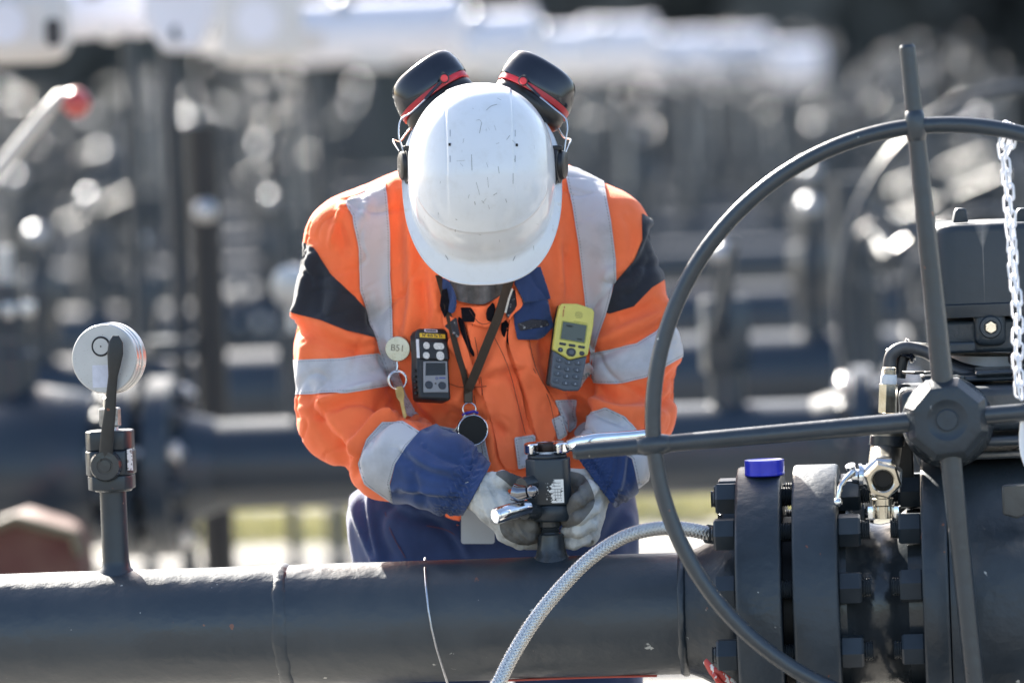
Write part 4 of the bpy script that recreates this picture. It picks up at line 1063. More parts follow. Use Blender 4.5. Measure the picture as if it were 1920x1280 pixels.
for x in (1631, 1680): m = MB(); q = P(x, 948, 8.09); m.hexp(q, q-UZ*.02, .0065); m.build('chrome_screw', M_chrome, el)

# white plastic chain on the rim
def chain():
    t = thing('chain', 'white plastic chain looped over the handwheel rim at the right edge', 'chain', P(1890, 245, WY))
    def link(c, d, side, w_=.0058, l_=.0125, r_=.00175):
        # stadium shaped link, long axis d, wide axis side
        pts = []
        for i in range(20):
            a = 2*math.pi*i/20; x = math.cos(a)*w_; y = math.sin(a)*w_+(l_-w_)*(1 if math.sin(a) > 0 else -1)
            pts.append(c+side*x+d*y)
        m = MB(); m.tube(pts, r_, 8, closed=True); m.build('link', M_chain, t, smooth=180)
    def strand(path, flip):
        pts = catmull([P(x, y, Y_) for x, y, Y_ in path], 30); step = .0185; acc = 0; prev = pts[0]; k = 0; nxt = 0
        for i in range(1, len(pts)):
            acc += (pts[i]-pts[i-1]).length
            if acc >= nxt:
                d = (pts[i]-pts[i-1]).normalized(); f = Vector((0, 1, 0)); sd = d.cross(f).normalized(); oth = d.cross(sd).normalized()
                an = (.35 if (k+flip) % 2 else .35+math.pi/2)+random.uniform(-.25, .25)
                link(pts[i], d, sd*math.cos(an)+oth*math.sin(an)); k += 1; nxt += step
    strand([(1893, 262, 7.955), (1884, 236, 7.94), (1880, 246, 7.905), (1878, 275, 7.90), (1886, 330, 7.905), (1890, 400, 7.91), (1899, 470, 7.91), (1902, 540, 7.905), (1906, 600, 7.905), (1905, 660, 7.9), (1909, 720, 7.9), (1911, 752, 7.9)], 0)
    strand([(1888, 268, 7.955), (1894, 240, 7.94), (1899, 250, 7.905), (1895, 275, 7.90), (1886, 296, 7.90), (1893, 360, 7.895), (1897, 430, 7.895), (1898, 500, 7.9), (1908, 560, 7.895), (1911, 630, 7.89), (1910, 690, 7.89), (1915, 745, 7.89)], 1)
M_chain = mat('white_chain_plastic', (0.86, 0.86, 0.9), 0.35, 0, 0.5, 0.03, 20)
M_chain.node_tree.nodes['Principled BSDF'].inputs['Subsurface Weight'].default_value = 0.0
chain()
def tagcard():
    o = P(1955, 825, 7.9); ux = P(1956, 825, 7.9)-o; uy = P(1955, 826, 7.9)-o
    poly = smooth_poly([(-36, -75), (40, -85), (50, 80), (-10, 88), (-38, 45), (-46, 0)], 2)
    m = MB(); m.prism(poly, o, ux, uy, (0, .002, 0)); t = m.build('sign', M_white_plastic); tag(t, 'rounded white hanging tag cut by the right edge under the chain', 'tag')
tagcard()
# ================================================================== PERSON
def wool(name, col, **k): return mat(name, col, 0.85, 0, 0.25, sheen=0.25, **k)
M_orange = mat('fluorescent_orange_cloth', (0.98, 0.18, 0.06), 0.8, 0, 0.25, 0.10, 12, 0.5, 420, 0.0012, sheen=0.1, detail=8)
M_orange2 = mat('orange_flap_cloth', (0.98, 0.19, 0.07), 0.8, 0, 0.25, 0.05, 9, 0.25, 700, 0.0008, sheen=0.1)
M_blackcloth = mat('charcoal_cloth', (0.022, 0.024, 0.032), 0.85, 0, 0.25, 0.15, 20, 0.3, 600, 0.0008, sheen=0.2)
M_navy = mat('navy_cloth', (0.020, 0.040, 0.115), 0.85, 0, 0.25, 0.22, 14, 0.35, 500, 0.001, sheen=0.25)
M_navy2 = mat('navy_cuff_cloth', (0.028, 0.055, 0.155), 0.85, 0, 0.25, 0.2, 25, 0.35, 500, 0.001, sheen=0.25)
M_velcro = mat('black_velcro', (0.008, 0.008, 0.012), 0.95, 0, 0.1, 0.3, 200, 0.8, 900, 0.001)
def stitch(mm, n, l, b, tc, mx):
    # dashed seam a few millimetres inside the edge of the tape
    at = n.new('ShaderNodeAttribute'); at.attribute_name = 'edge'
    def M_(op, a, b_=None, c=False):
        k = n.new('ShaderNodeMath'); k.operation = op; k.use_clamp = c
        for i_, v_ in enumerate((a, b_)):
            if v_ is None: continue
            if isinstance(v_, (int, float)): k.inputs[i_].default_value = v_
            else: l.new(v_, k.inputs[i_])
        return k.outputs[0]
    d = M_('ABSOLUTE', M_('SUBTRACT', at.outputs['Fac'], 3.4)); on = M_('LESS_THAN', d, .75)
    sp = n.new('ShaderNodeSeparateXYZ'); l.new(tc.outputs['Object'], sp.inputs[0])
    ww = M_('SINE', M_('MULTIPLY', M_('ADD', sp.outputs[0], sp.outputs[2]), 1500)); dash = M_('GREATER_THAN', ww, -.3)
    k = n.new('ShaderNodeMix'); k.data_type = 'RGBA'; l.new(M_('MULTIPLY', M_('MULTIPLY', on, dash), .75), k.inputs['Factor'])
    prev = b.inputs['Base Color'].links[0].from_socket
    l.new(prev, k.inputs['A']); k.inputs['B'].default_value = (.12, .12, .14, 1); l.new(k.outputs['Result'], b.inputs['Base Color'])
M_tape_r = mat('grey_reflective_tape', (0.50, 0.50, 0.525), 0.6, 0.0, 0.4, 0.1, 14, 0.2, 300, 0.0008, col2=(0.36, 0.355, 0.37), thr=(.48, .72), detail=8, extra=stitch)

def field(prims, groups):
    """prims: (a,b,ra,rb,sy,k)"""
    def fn(X, Y, Z):
        d = None
        for q in prims:
            if q[0] == 'e': e = ellip(X, Y, Z, q[1], q[2], q[4] if len(q) > 4 else None); k = q[3]
            else: e = rcone(X, Y, Z, q[1], q[2], q[3], q[4], q[5]); k = q[6]
            d = e if d is None else smin(d, e, k)
        return d
    return fn
def pr(px, py, Y): return tuple(P(px, py, Y))
def disp_strokes(V, N, strokes, front=0.25):
    p = vpx(V); D = np.zeros(len(V)); fr = N[:, 1] < front
    for line, wd, amp, kind in strokes:
        ln = smooth_poly(line, 2, False); d, s = sd_line(p, ln)
        # fade towards the ends
        a, b_ = np.array(ln[0]), np.array(ln[-1])
        ea = np.clip(np.linalg.norm(p-a, axis=1)/(wd*1.6), 0, 1); eb = np.clip(np.linalg.norm(p-b_, axis=1)/(wd*1.6), 0, 1)
        if kind == 's': g = -(s/wd)*np.exp(-(s/wd)**2)*2.2*amp
        else: g = np.exp(-(d/wd)**2)*amp
        D += g*fr*np.minimum(1, ea+.25)*np.minimum(1, eb+.25)
    return D
def nz3(V, sc, seed=0.0, st=(1, 1, 1)):
    return np.array([noise.noise(Vector((v[0]*sc*st[0]+seed, v[1]*sc*st[1]+seed, v[2]*sc*st[2]-seed))) for v in V])

# ---- jacket
LA = [(652, 452, 8.50, 82), (642, 560, 8.50, 86), (645, 660, 8.49, 91), (652, 780, 8.45, 88)]      # image left arm
LF = [(652, 790, 8.45, 86), (735, 850, 8.38, 80), (830, 885, 8.32, 68), (912, 928, 8.262, 42)]
RA = [(1140, 440, 8.50, 78), (1160, 540, 8.50, 82), (1180, 660, 8.49, 90), (1180, 760, 8.47, 88)]
RF = [(1182, 765, 8.47, 82), (1160, 835, 8.40, 72), (1146, 878, 8.345, 58), (1118, 920, 8.305, 42)]
S_ = .00079
def chain_prims(c, sy=.95, k=.02):
    return [('c', pr(*c[i][:3]), pr(*c[i+1][:3]), c[i][3]*S_, c[i+1][3]*S_, sy, k) for i in range(len(c)-1)]
torso = [('e', pr(905, 445, 8.565), (.205, .125, .118), .02), ('e', pr(905, 610, 8.51), (.175, .125, .20), .05), ('e', pr(925, 850, 8.545), (.178, .125, .115), .06),
         ('c', pr(760, 400, 8.53), pr(670, 440, 8.52), .055, .06, 1, .05), ('c', pr(1040, 392, 8.53), pr(1130, 430, 8.52), .055, .058, 1, .05)]
jprims = torso+chain_prims(LA)[:1]+chain_prims(LA)[1:]+chain_prims(RA)
# widen blending of the shoulders, tighter for the forearms
jprims = [q if q[0] == 'e' else q for q in jprims]
fj = field(jprims, None)
def forearm_field(c): return field([q[:6]+(.03,) for q in chain_prims(c, 1.0)], None)
fLF, fRF = forearm_field(LF), forearm_field(RF)
def jacket_fn(X, Y, Z):
    d = fj(X, Y, Z)
    # hem: cut below the jacket
    d = smin(d, fLF(X, Y, Z), .018); d = smin(d, fRF(X, Y, Z), .018)
    return d
hem_z = P(900, 985, 8.45).z
lo = (P(520, 0, 8.5).x, 8.22, P(900, 1010, 8.5).z); hi = (P(1310, 0, 8.5).x, 8.74, P(900, 255, 8.5).z)
JV, JQ = sdf_mesh(jacket_fn, lo, hi, .0037)
JN = vnormals(JV, JQ)
if ((JV-JV.mean(0))*JN).sum(1).mean() < 0: JQ = JQ[:, ::-1]; JN = -JN
strokes = [
 # left sleeve
 ([(600, 778), (640, 757), (700, 744), (748, 757)], 9, -.008, 'v'), ([(600, 765), (640, 742), (700, 732)], 9, .004, 'r'), ([(712, 750), (730, 757)], 6, -.008, 'v'), ([(752, 775), (710, 783), (680, 815), (664, 860), (668, 890)], 8, -.008, 'v'), ([(740, 766), (700, 772), (664, 812), (650, 860)], 8, .006, 'r'), ([(632, 815), (628, 845), (645, 885)], 7, -.004, 'v'), ([(650, 650), (690, 648), (712, 640)], 6, -.004, 'v'), ([(572, 470), (585, 505), (590, 540)], 4, .004, 'r'),
 ([(738, 742), (690, 770), (655, 820), (650, 880)], 16, -.007, 'v'), ([(760, 770), (715, 790), (690, 830)], 10, -.006, 'v'), ([(735, 705), (650, 755), (590, 770)], 18, .006, 'r'),
 ([(575, 730), (600, 790), (640, 850)], 14, -.005, 'v'), ([(600, 750), (630, 800), (670, 860)], 14, .005, 'r'), ([(560, 600), (640, 640), (720, 655)], 18, .004, 's'),
 ([(590, 470), (575, 530), (560, 600)], 9, .006, 'r'), ([(572, 470), (590, 540)], 6, -.004, 'v'), ([(600, 500), (600, 600)], 12, -.003, 'v'), ([(640, 530), (610, 600)], 14, .003, 'r'),
 ([(625, 410), (640, 430), (650, 470)], 9, -.004, 'v'), ([(690, 380), (675, 420)], 8, .003, 'r'), ([(640, 390), (625, 430), (620, 460)], 6, .004, 'r'),
 ([(570, 640), (566, 760)], 10, .004, 'r'), ([(745, 560), (700, 600), (640, 620)], 20, -.004, 'v'),
 ([(690, 560), (712, 640), (735, 720)], 9, -.006, 'v'), ([(740, 700), (765, 760), (800, 795)], 10, -.008, 'v'),
 # chest folds
 ([(748, 350), (745, 480), (752, 620)], 10, -.003, 'v'), ([(768, 430), (778, 560), (760, 640)], 12, .005, 'r'), ([(790, 520), (800, 590), (790, 620)], 9, -.004, 'v'), ([(815, 540), (822, 590)], 8, .004, 'r'),
 ([(1045, 420), (1050, 540)], 10, .004, 'r'), ([(1062, 470), (1068, 560)], 9, -.004, 'v'), ([(1035, 590), (1020, 660), (1025, 720)], 12, -.004, 'v'),
 ([(855, 760), (905, 700), (960, 690)], 14, .003, 's'), ([(800, 760), (850, 740), (900, 790)], 14, .005, 'r'), ([(840, 800), (900, 770), (950, 820)], 12, -.005, 'v'),
 ([(960, 700), (985, 760), (985, 850)], 10, -.006, 'v'), ([(915, 760), (925, 860), (935, 950)], 12, .005, 'r'), ([(1000, 690), (1050, 760), (1062, 830)], 10, .005, 'r'), ([(1010, 640), (1060, 690), (1090, 740)], 12, -.004, 'v'),
 ([(1075, 740), (1090, 780), (1065, 830)], 9, -.008, 'v'), ([(1100, 690), (1098, 760), (1075, 800)], 9, -.006, 'v'),
 # right sleeve
 ([(1105, 725), (1160, 745), (1225, 735), (1275, 700)], 13, -.007, 'v'), ([(1100, 745), (1150, 775), (1235, 775)], 12, .006, 'r'), ([(1110, 770), (1170, 790)], 8, -.005, 'v'), ([(1225, 760), (1255, 755), (1272, 735)], 10, -.008, 'v'),
 ([(1115, 655), (1180, 630), (1250, 590)], 16, .005, 's'), ([(1160, 600), (1230, 575)], 10, -.004, 'v'), ([(1150, 520), (1190, 500), (1215, 430)], 12, .004, 's'), ([(1165, 560), (1205, 540), (1225, 470)], 9, -.003, 'v'),
 ([(1175, 400), (1190, 450), (1180, 510)], 12, -.003, 'v'), ([(1240, 560), (1258, 640)], 8, .004, 'r'), ([(1130, 690), (1200, 700), (1262, 670)], 16, .003, 'r'), ([(1200, 800), (1240, 820), (1262, 860)], 10, -.006, 'v'),
 # cuffs
 ([(760, 850), (800, 880), (850, 890)], 10, .003, 's'), ([(790, 830), (830, 860), (870, 868)], 8, -.003, 'v'), ([(750, 920), (800, 930), (850, 930)], 9, .003, 's'), ([(770, 880), (785, 930), (800, 955)], 8, -.003, 'v'),
 ([(1165, 850), (1160, 900), (1140, 935)], 8, .003, 's'), ([(1185, 850), (1180, 910)], 7, -.003, 'v'),
]
Dj = 2.0*disp_strokes(JV, JN, strokes)
Dj += .0040*nz3(JV, 11, 3.1, (1, 1, .8))+.0022*nz3(JV, 24, 9.7, (1.3, 1, .6))+.0009*nz3(JV, 58, 2.7, (1, 1, .6))
_r1 = np.abs(nz3(JV, 9, 15.5, (1, 1, .75))); _m1 = np.clip(nz3(JV, 6, 22)*3+.5, 0, 1)
Dj += -.0042*np.exp(-(_r1/.045)**2)*_m1
_r2 = np.abs(nz3(JV, 17, 31.5, (.7, 1, 1.2))); _m2 = np.clip(nz3(JV, 8, 41)*3+.3, 0, 1)
Dj += -.0026*np.exp(-(_r2/.05)**2)*_m2
# elastic ribs where the sleeves gather at the wrist
pj = vpx(JV)
def ribs(c, r0, ang, per, msk):
    ax = np.array([math.cos(ang), math.sin(ang)]); q = pj-np.array(c); along = q @ ax; acr = q @ np.array([-ax[1], ax[0]])
    g = np.clip(1-np.abs(along)/r0, 0, 1)**.5*(np.abs(along) < r0)*msk
    wob = 2.5*np.sin(acr*.23+2*np.sin(along*.2))
    return g*.0019*np.sin((acr+wob)*2*math.pi/per+np.sin(along*.35)*1.4)
near = lambda f, t: (f(JV[:, 0], JV[:, 1], JV[:, 2]) < t).astype(float)
mLF, mRF = near(fLF, .012), near(fRF, .012)
Dj += ribs((868, 905), 26, math.atan2(30, 60), 11, mLF)+ribs((1122, 915), 20, math.atan2(30, -55), 10, mRF)
p0 = vpx(JV)
cp1 = [(788, 806), (762, 836), (741, 869), (731, 910), (738, 955), (800, 1000), (1000, 1000), (1000, 830), (850, 780)]; cp2 = [(1020, 850), (1100, 832), (1150, 838), (1185, 860), (1198, 920), (1180, 1000), (1020, 1000)]
for mk, cpp in ((mLF, cp1), (mRF, cp2)): Dj -= .0055*mk*np.clip(-sd_poly(p0, cpp)/8, 0, 1)
JV2 = JV+JN*Dj[:, None]
JN2 = vnormals(JV2, JQ)
pj = vpx(JV2)
# open the jacket at wrist ends and hem: drop faces beyond the cut lines
cutL = -(((pj-np.array((892, 916))) @ np.array((.88, .47)))); cutR = -(((pj-np.array((1124, 908))) @ np.array((-.80, .6))))
hemf = (hem_z-.004*np.sin(JV2[:, 0]*40)-JV2[:, 2])
farm = np.minimum(fLF(JV2[:, 0], JV2[:, 1], JV2[:, 2]), fRF(JV2[:, 0], JV2[:, 1], JV2[:, 2]))
fcut = np.where(farm < .006, -1.0, hemf*1000)
fcut = np.where((mLF > 0) & (pj[:, 0] > 850), -cutL, fcut); fcut = np.where((mRF > 0) & (pj[:, 0] < 1150) & (pj[:, 1] > 850), -cutR, fcut)

pc_ = P(905, 400, 8.36)
# body built first: it is the thing, clothing are its children
hand_defs = {
 'L': dict(wrist=((868, 908, 8.285), (905, 925, 8.262)), palm=[((900, 922, 8.262), 33, (952, 960, 8.245), 33), ((925, 960, 8.25), 26, (965, 995, 8.25), 26)],
   fingers=[[(958, 945, 8.245, 17), (996, 958, 8.262, 14), (1030, 965, 8.292, 12)], [(958, 968, 8.235, 17), (992, 985, 8.247, 15), (1022, 990, 8.285, 12)],
            [(952, 990, 8.238, 16), (988, 1004, 8.25, 14.5), (1016, 1003, 8.285, 12)], [(945, 1002, 8.252, 15), (975, 1017, 8.262, 13.5), (1005, 1019, 8.285, 11.5)]],
   thumb=[(905, 905, 8.262, 19), (942, 898, 8.25, 16), (970, 906, 8.262, 13.5), (985, 912, 8.275, 11)]),
 'R': dict(wrist=((1150, 876, 8.35), (1118, 916, 8.31)), palm=[((1096, 918, 8.31), 33, (1104, 960, 8.298), 29), ((1104, 955, 8.30), 28, (1101, 1000, 8.29), 25)],
   fingers=[[(1108, 915, 8.285, 17), (1103, 920, 8.245, 16), (1084, 938, 8.226, 14.5), (1066, 958, 8.24, 13)], [(1112, 948, 8.28, 16), (1106, 955, 8.24, 15), (1086, 970, 8.228, 14), (1062, 975, 8.25, 12.5)],
            [(1110, 975, 8.28, 15.5), (1104, 983, 8.243, 14.5), (1084, 994, 8.235, 13.5), (1062, 996, 8.255, 12)], [(1102, 1002, 8.28, 14.5), (1096, 1009, 8.25, 13.5), (1076, 1018, 8.246, 12.5), (1056, 1016, 8.262, 11.5)]],
   thumb=[(1098, 895, 8.31, 17), (1072, 893, 8.305, 15), (1050, 897, 8.298, 13.5), (1034, 902, 8.295, 11)])}
def hand_fn(h, g=0.0, kf=.0035):
    fl = []
    for f in h['fingers']+[h['thumb']]:
        fl.append([('c', pr(*f[i][:3]), pr(*f[i+1][:3]), f[i][3]*.00077+g, f[i+1][3]*.00077+g, 1, .003) for i in range(len(f)-1)])
    pl = [('c', pr(*a), pr(*b), ra*.00077+g, rb*.00077+g, 1, .012) for a, ra, b, rb in h['palm']]
    wr = ('c', pr(*h['wrist'][0]), pr(*h['wrist'][1]), .029+g, .027+g, 1, .015)
    def fn(X, Y, Z):
        d = rcone(X, Y, Z, *wr[1:6])
        for q in pl: d = smin(d, rcone(X, Y, Z, *q[1:6]), .014)
        ff = None
        for ch in fl:
            e = None
            for q in ch: v = rcone(X, Y, Z, *q[1:6]); e = v if e is None else smin(e, v, .003)
            ff = e if ff is None else smin(ff, e, .0012)
        return smin(d, ff, .006)
    return fn
M_skin = mat('skin', (0.50, 0.28, 0.20), 0.5, 0, 0.4, 0.08, 20, 0.2, 200, 0.001)
HO = P(903, 324, 8.27); HP = R(64)
HF = Vector((0, -math.cos(HP), -math.sin(HP))); HU = Vector((0, -math.sin(HP), math.cos(HP))); HR = Vector((1, 0, 0))
def HL(x, y, z): return HO+HR*x+HF*y+HU*z
def person_body():
    rot = [list(HR), list(HF), list(HU)]; rotc = [[rot[j][i] for j in range(3)] for i in range(3)]
    T = lambda *a: tuple(HL(*a))
    pts = [('e', T(0, -.005, .04), (.078, .098, .095), .0), ('e', T(0, .03, -.045), (.062, .07, .075), .03), ('c', T(0, .055, -.10), T(0, .07, -.11), .026, .022, 1, .03)]
    # arms, torso, legs
    fg = [('c', pr(905, 440, 8.52), tuple(HL(0, -.02, -.03)), .062, .058, 1, .03), ('e', pr(905, 470, 8.56), (.17, .10, .10), .04), ('e', pr(905, 620, 8.52), (.15, .095, .18), .05), ('e', pr(925, 880, 8.57), (.15, .095, .15), .05)]
    for c in (LA, LF, RA, RF): fg += [('c', q[1], q[2], max(.024, q[3]*.5), max(.021, q[4]*.5), 1, .02) for q in chain_prims(c, 1.0)]
    hips = P(925, 960, 8.6)
    for sx_ in (-1, 1):
        fg += [('c', (hips.x+sx_*.09, 8.6, hips.z-.03), (hips.x+sx_*.11, 8.57, .5), .085, .058, 1, .03), ('c', (hips.x+sx_*.11, 8.57, .5), (hips.x+sx_*.12, 8.62, .1), .055, .038, 1, .02), ('c', (hips.x+sx_*.12, 8.63, .05), (hips.x+sx_*.13, 8.47, .035), .04, .03, 1, .02)]
    hf = [hand_fn(hand_defs[k], -.0035) for k in 'LR']
    def fn(X, Y, Z):
        d = None
        for q in pts:
            e = (ellip(X, Y, Z, q[1], q[2], rotc) if q[0] == 'e' else rcone(X, Y, Z, *q[1:6])); d = e if d is None else smin(d, e, .02)
        # features of the face: nose, brows, eye sockets, lips, ears
        d = smin(d, rcone(X, Y, Z, T(0, .098, -.005), T(0, .118, -.045), .008, .012), .008)
        for s in (-1, 1):
            d = smin(d, rcone(X, Y, Z, T(s*.015, .10, .012), T(s*.045, .088, .012), .006, .005), .008)
            d = -smin(-d, rcone(X, Y, Z, T(s*.032, .104, -.008), T(s*.033, .104, -.008), .012, .012), .008)
            d = smin(d, rcone(X, Y, Z, T(s*.032, .088, -.008), T(s*.033, .088, -.008), .0105, .0105), .002)
            d = smin(d, ellip(X, Y, Z, T(s*.08, -.005, -.01), (.010, .02, .03)), .006)
        d = smin(d, rcone(X, Y, Z, T(-.02, .096, -.073), T(.02, .096, -.073), .007, .007), .006)
        for q in fg:
            e = ellip(X, Y, Z, q[1], q[2]) if q[0] == 'e' else rcone(X, Y, Z, *q[1:6]); d = smin(d, e, .025)
        for f in hf: d = np.minimum(d, f(X, Y, Z))
        return d
    V, Q = sdf_mesh(fn, (lo[0]+.03, 8.1, .0), (hi[0]-.03, 8.72, HO.z+.16), .0055)
    N = vnormals(V, Q)
    if ((V-V.mean(0))*N).sum(1).mean() < 0: Q = Q[:, ::-1]
    o = mkobj('person', V, Q.tolist(), M_skin, None, smooth=180)
    tag(o, 'worker in orange hi-vis jacket and white helmet bending head down over the pipe valve', 'person')
    return o
man = person_body()
fb = np.where(((mLF > 0) & (pj[:, 0] > 830)) | ((mRF > 0) & (pj[:, 1] > 850)), fcut+12, fcut)
r = clip_mesh(JV2, JQ, fb, [JN2])
jacket = mkobj('jacket', r[0], r[1], M_orange, man, smooth=180); jacket['label'] = 'orange hi-vis work jacket with grey reflective tape and charcoal shoulder panels'
def jshell(name, poly, off, mt, par=None, it=1, extra=None, label=None, raw=False):
    pp = smooth_poly(poly, it) if it else poly
    f = sd_poly(pj, pp)
    f = np.maximum(f, np.where(fcut < 0, -50, 50))
    f = np.maximum(f, -60.0)
    if extra is not None: f = np.maximum(f, extra)
    return shell(name, JV2, JN2, JQ, f, off, mt, par or jacket, label=label)
notfore = np.where(((mLF > 0) & (pj[:, 0] > 715) & (pj[:, 1] > 800)) | ((mRF > 0) & (pj[:, 1] > 790)), 50., -50.)
foreL = (fLF(JV[:, 0], JV[:, 1], JV[:, 2])-.010)*1200; foreR = (fRF(JV[:, 0], JV[:, 1], JV[:, 2])-.010)*1200
jshell('shoulder_panel', [(566, 452), (590, 466), (622, 516), (665, 556), (690, 585), (708, 634), (650, 620), (600, 600), (545, 585), (540, 500)], .0012, M_blackcloth, it=0)
jshell('shoulder_panel', [(1203, 400), (1250, 430), (1260, 515), (1222, 539), (1188, 574), (1136, 590), (1154, 527), (1188, 488), (1204, 450)], .0012, M_blackcloth, it=0)
jshell('reflective_tape', [(645, 380), (722, 340), (726, 369), (731, 435), (733, 522), (737, 580), (738, 660), (760, 735), (792, 792), (762, 780), (728, 705), (713, 661), (693, 609), (674, 545), (672, 470), (661, 407)], .0022, M_tape_r, it=0)
jshell('reflective_tape', [(1055, 310), (1128, 330), (1136, 365), (1146, 415), (1155, 493), (1154, 525), (1136, 592), (1117, 650), (1108, 690), (1104, 640), (1098, 585), (1095, 551), (1084, 453), (1072, 384)], .0022, M_tape_r, it=0)
jshell('reflective_tape', [(530, 675), (640, 672), (712, 661), (724, 690), (733, 722), (650, 736), (530, 741)], .0017, M_tape_r, it=0)
jshell('reflective_tape', [(1112, 660), (1193, 645), (1230, 622), (1262, 590), (1300, 640), (1280, 668), (1211, 707), (1159, 720), (1111, 717)], .0017, M_tape_r, it=0)
jshell('reflective_tape', [(716, 790), (755, 790), (790, 812), (764, 836), (741, 869), (731, 905), (740, 945), (684, 907), (671, 869), (686, 823)], .0017, M_tape_r, it=0, extra=foreL)
jshell('reflective_tape', [(1070, 850), (1074, 800), (1090, 780), (1136, 763), (1172, 780), (1200, 815), (1225, 850), (1215, 900), (1196, 915), (1185, 860), (1150, 838), (1100, 832)], .0017, M_tape_r, it=0, extra=foreR)
def cuff(f0, c, poly, cut, rc, r0, ang, per, label):
    pts = np.array([pr(*q[:3]) for q in c[1:]]); V, Q = sdf_mesh(lambda X, Y, Z: f0(X, Y, Z)-.0022, pts.min(0)-.085, pts.max(0)+.085, .0023)
    N = vnormals(V, Q)
    if ((V-V.mean(0))*N).sum(1).mean() < 0: Q = Q[:, ::-1]; N = -N
    p = vpx(V); ax = np.array([math.cos(ang), math.sin(ang)]); q = p-np.array(rc); al = q @ ax; ac = q @ np.array([-ax[1], ax[0]])+V[:, 1]*500
    g = np.clip(1.15-np.abs(al)/r0, 0, 1); zig = 3*np.sin(al*.33+1.3*np.sin(ac*.12))
    D = 1.7*disp_strokes(V, N, strokes)+.0040*nz3(V, 11, 3.1, (1, 1, .8))+.0022*nz3(V, 24, 9.7, (1.3, 1, .6))
    D += g*(.0020*np.sin((ac+zig)*2*math.pi/per)+.0012*np.sin((ac*.7+al*.8)*2*math.pi/per+2*np.sin(al*.3)))-.003*g*np.exp(-(al/6)**2)
    V = V+N*D[:, None]; p = vpx(V); N = vnormals(V, Q)
    f = np.maximum(sd_poly(p, poly), -((p-np.array(cut[0])) @ np.array(cut[1]))*-1)
    r_ = clip_mesh(V, Q, f, [f]); ob = mkobj('cuff', r_[0], r_[1], M_navy2, jacket, smooth=180, solid=.0018); ob.modifiers['solid'].offset = -1; ob['label'] = label
cuff(fLF, LF, [(788, 806), (762, 836), (741, 869), (731, 910), (738, 955), (800, 1000), (1000, 1000), (1000, 830), (850, 780)], ((894, 917), (.88, .47)), (868, 905), 30, math.atan2(30, 60), 10, 'navy sleeve end with gathered elastic, left of the reel')
cuff(fRF, RF, [(1020, 850), (1100, 832), (1150, 838), (1185, 860), (1198, 920), (1180, 1000), (1020, 1000)], ((1122, 910), (-.80, .6)), (1134, 900), 24, math.atan2(30, -40), 9, 'navy sleeve end with gathered elastic, behind the wheel spoke')
if 0: jshell('cuff', [(788, 806), (762, 836), (741, 869), (731, 910), (738, 955), (800, 1000), (950, 1000), (950, 830), (850, 800)], .0012, M_navy2, it=0, extra=foreL)
if 0: jshell('cuff', [(1060, 850), (1100, 832), (1150, 838), (1185, 860), (1198, 920), (1180, 990), (1050, 990)], .0012, M_navy2, it=0, extra=foreR)

# ---- flat pieces lying on the jacket front
jb = BVHTree.FromPolygons([tuple(v) for v in JV2.tolist()], JQ.tolist())
camo = Vector((0, 0, CAMZ))
def ray(px, py, bvh=jb, dflt=8.40):
    d = (P(px, py, 8.0)-camo).normalized(); h = bvh.ray_cast(camo, d)
    return (h[0], h[1]) if h[0] is not None else (P(px, py, dflt), Vector((0, -1, 0)))
def decal(name, poly, off, mt, par, step=4.0, thick=.0012, it=1, label=None, fold=None, flat=0.0, dflt=8.40):
    pp = smooth_poly(poly, it) if it else poly; A = np.array(pp)
    x0, y0 = A.min(0)-step; x1, y1 = A.max(0)+step; xs = np.arange(x0, x1+step, step); ys = np.arange(y0, y1+step, step)
    G = np.array([(x, y) for x in xs for y in ys]); ny = len(ys)
    Yd = np.array([ray(x, y, dflt=dflt)[0].y for x, y in G])
    if flat: Yd = Yd*(1-flat)+np.median(Yd)*flat
    o = off(G) if callable(off) else np.full(len(G), off)
    if fold is not None: o = o+fold(G)
    V = np.array([tuple(P(x, y, yy-oo)) for (x, y), yy, oo in zip(G, Yd, o)])
    Q = np.array([(i*ny+j, (i+1)*ny+j, (i+1)*ny+j+1, i*ny+j+1) for i in range(len(xs)-1) for j in range(ny-1)])
    f = sd_poly(G, pp); hx = [V[:, 0], V[:, 1]+o, V[:, 2]]; f = np.maximum(f, (.016-np.minimum(fLF(*hx), fRF(*hx)))*900) if par is not man else f
    r_ = clip_mesh(V, Q, f, [f])
    ob = mkobj(name, r_[0], r_[1], mt, par, smooth=180, attrs={'edge': -r_[2][0][:, 0]}, solid=thick, offset=0)
    if label: ob['label'] = label
    return ob
def gr(p, a, b, lo_, hi_):
    a = np.array(a, float); e = np.array(b, float)-a; t = np.clip(((p-a) @ e)/(e @ e), 0, 1); return lo_+(hi_-lo_)*t
# waist tape
decal('reflective_tape', [(768, 772), (800, 793), (850, 803), (905, 806), (918, 868), (880, 880), (840, 860), (795, 815), (760, 790)], .0025, M_tape_r, jacket, it=0)
decal('reflective_tape', [(1040, 750), (1088, 748), (1080, 800), (1066, 812), (1052, 780)], .0025, M_tape_r, jacket, it=0)
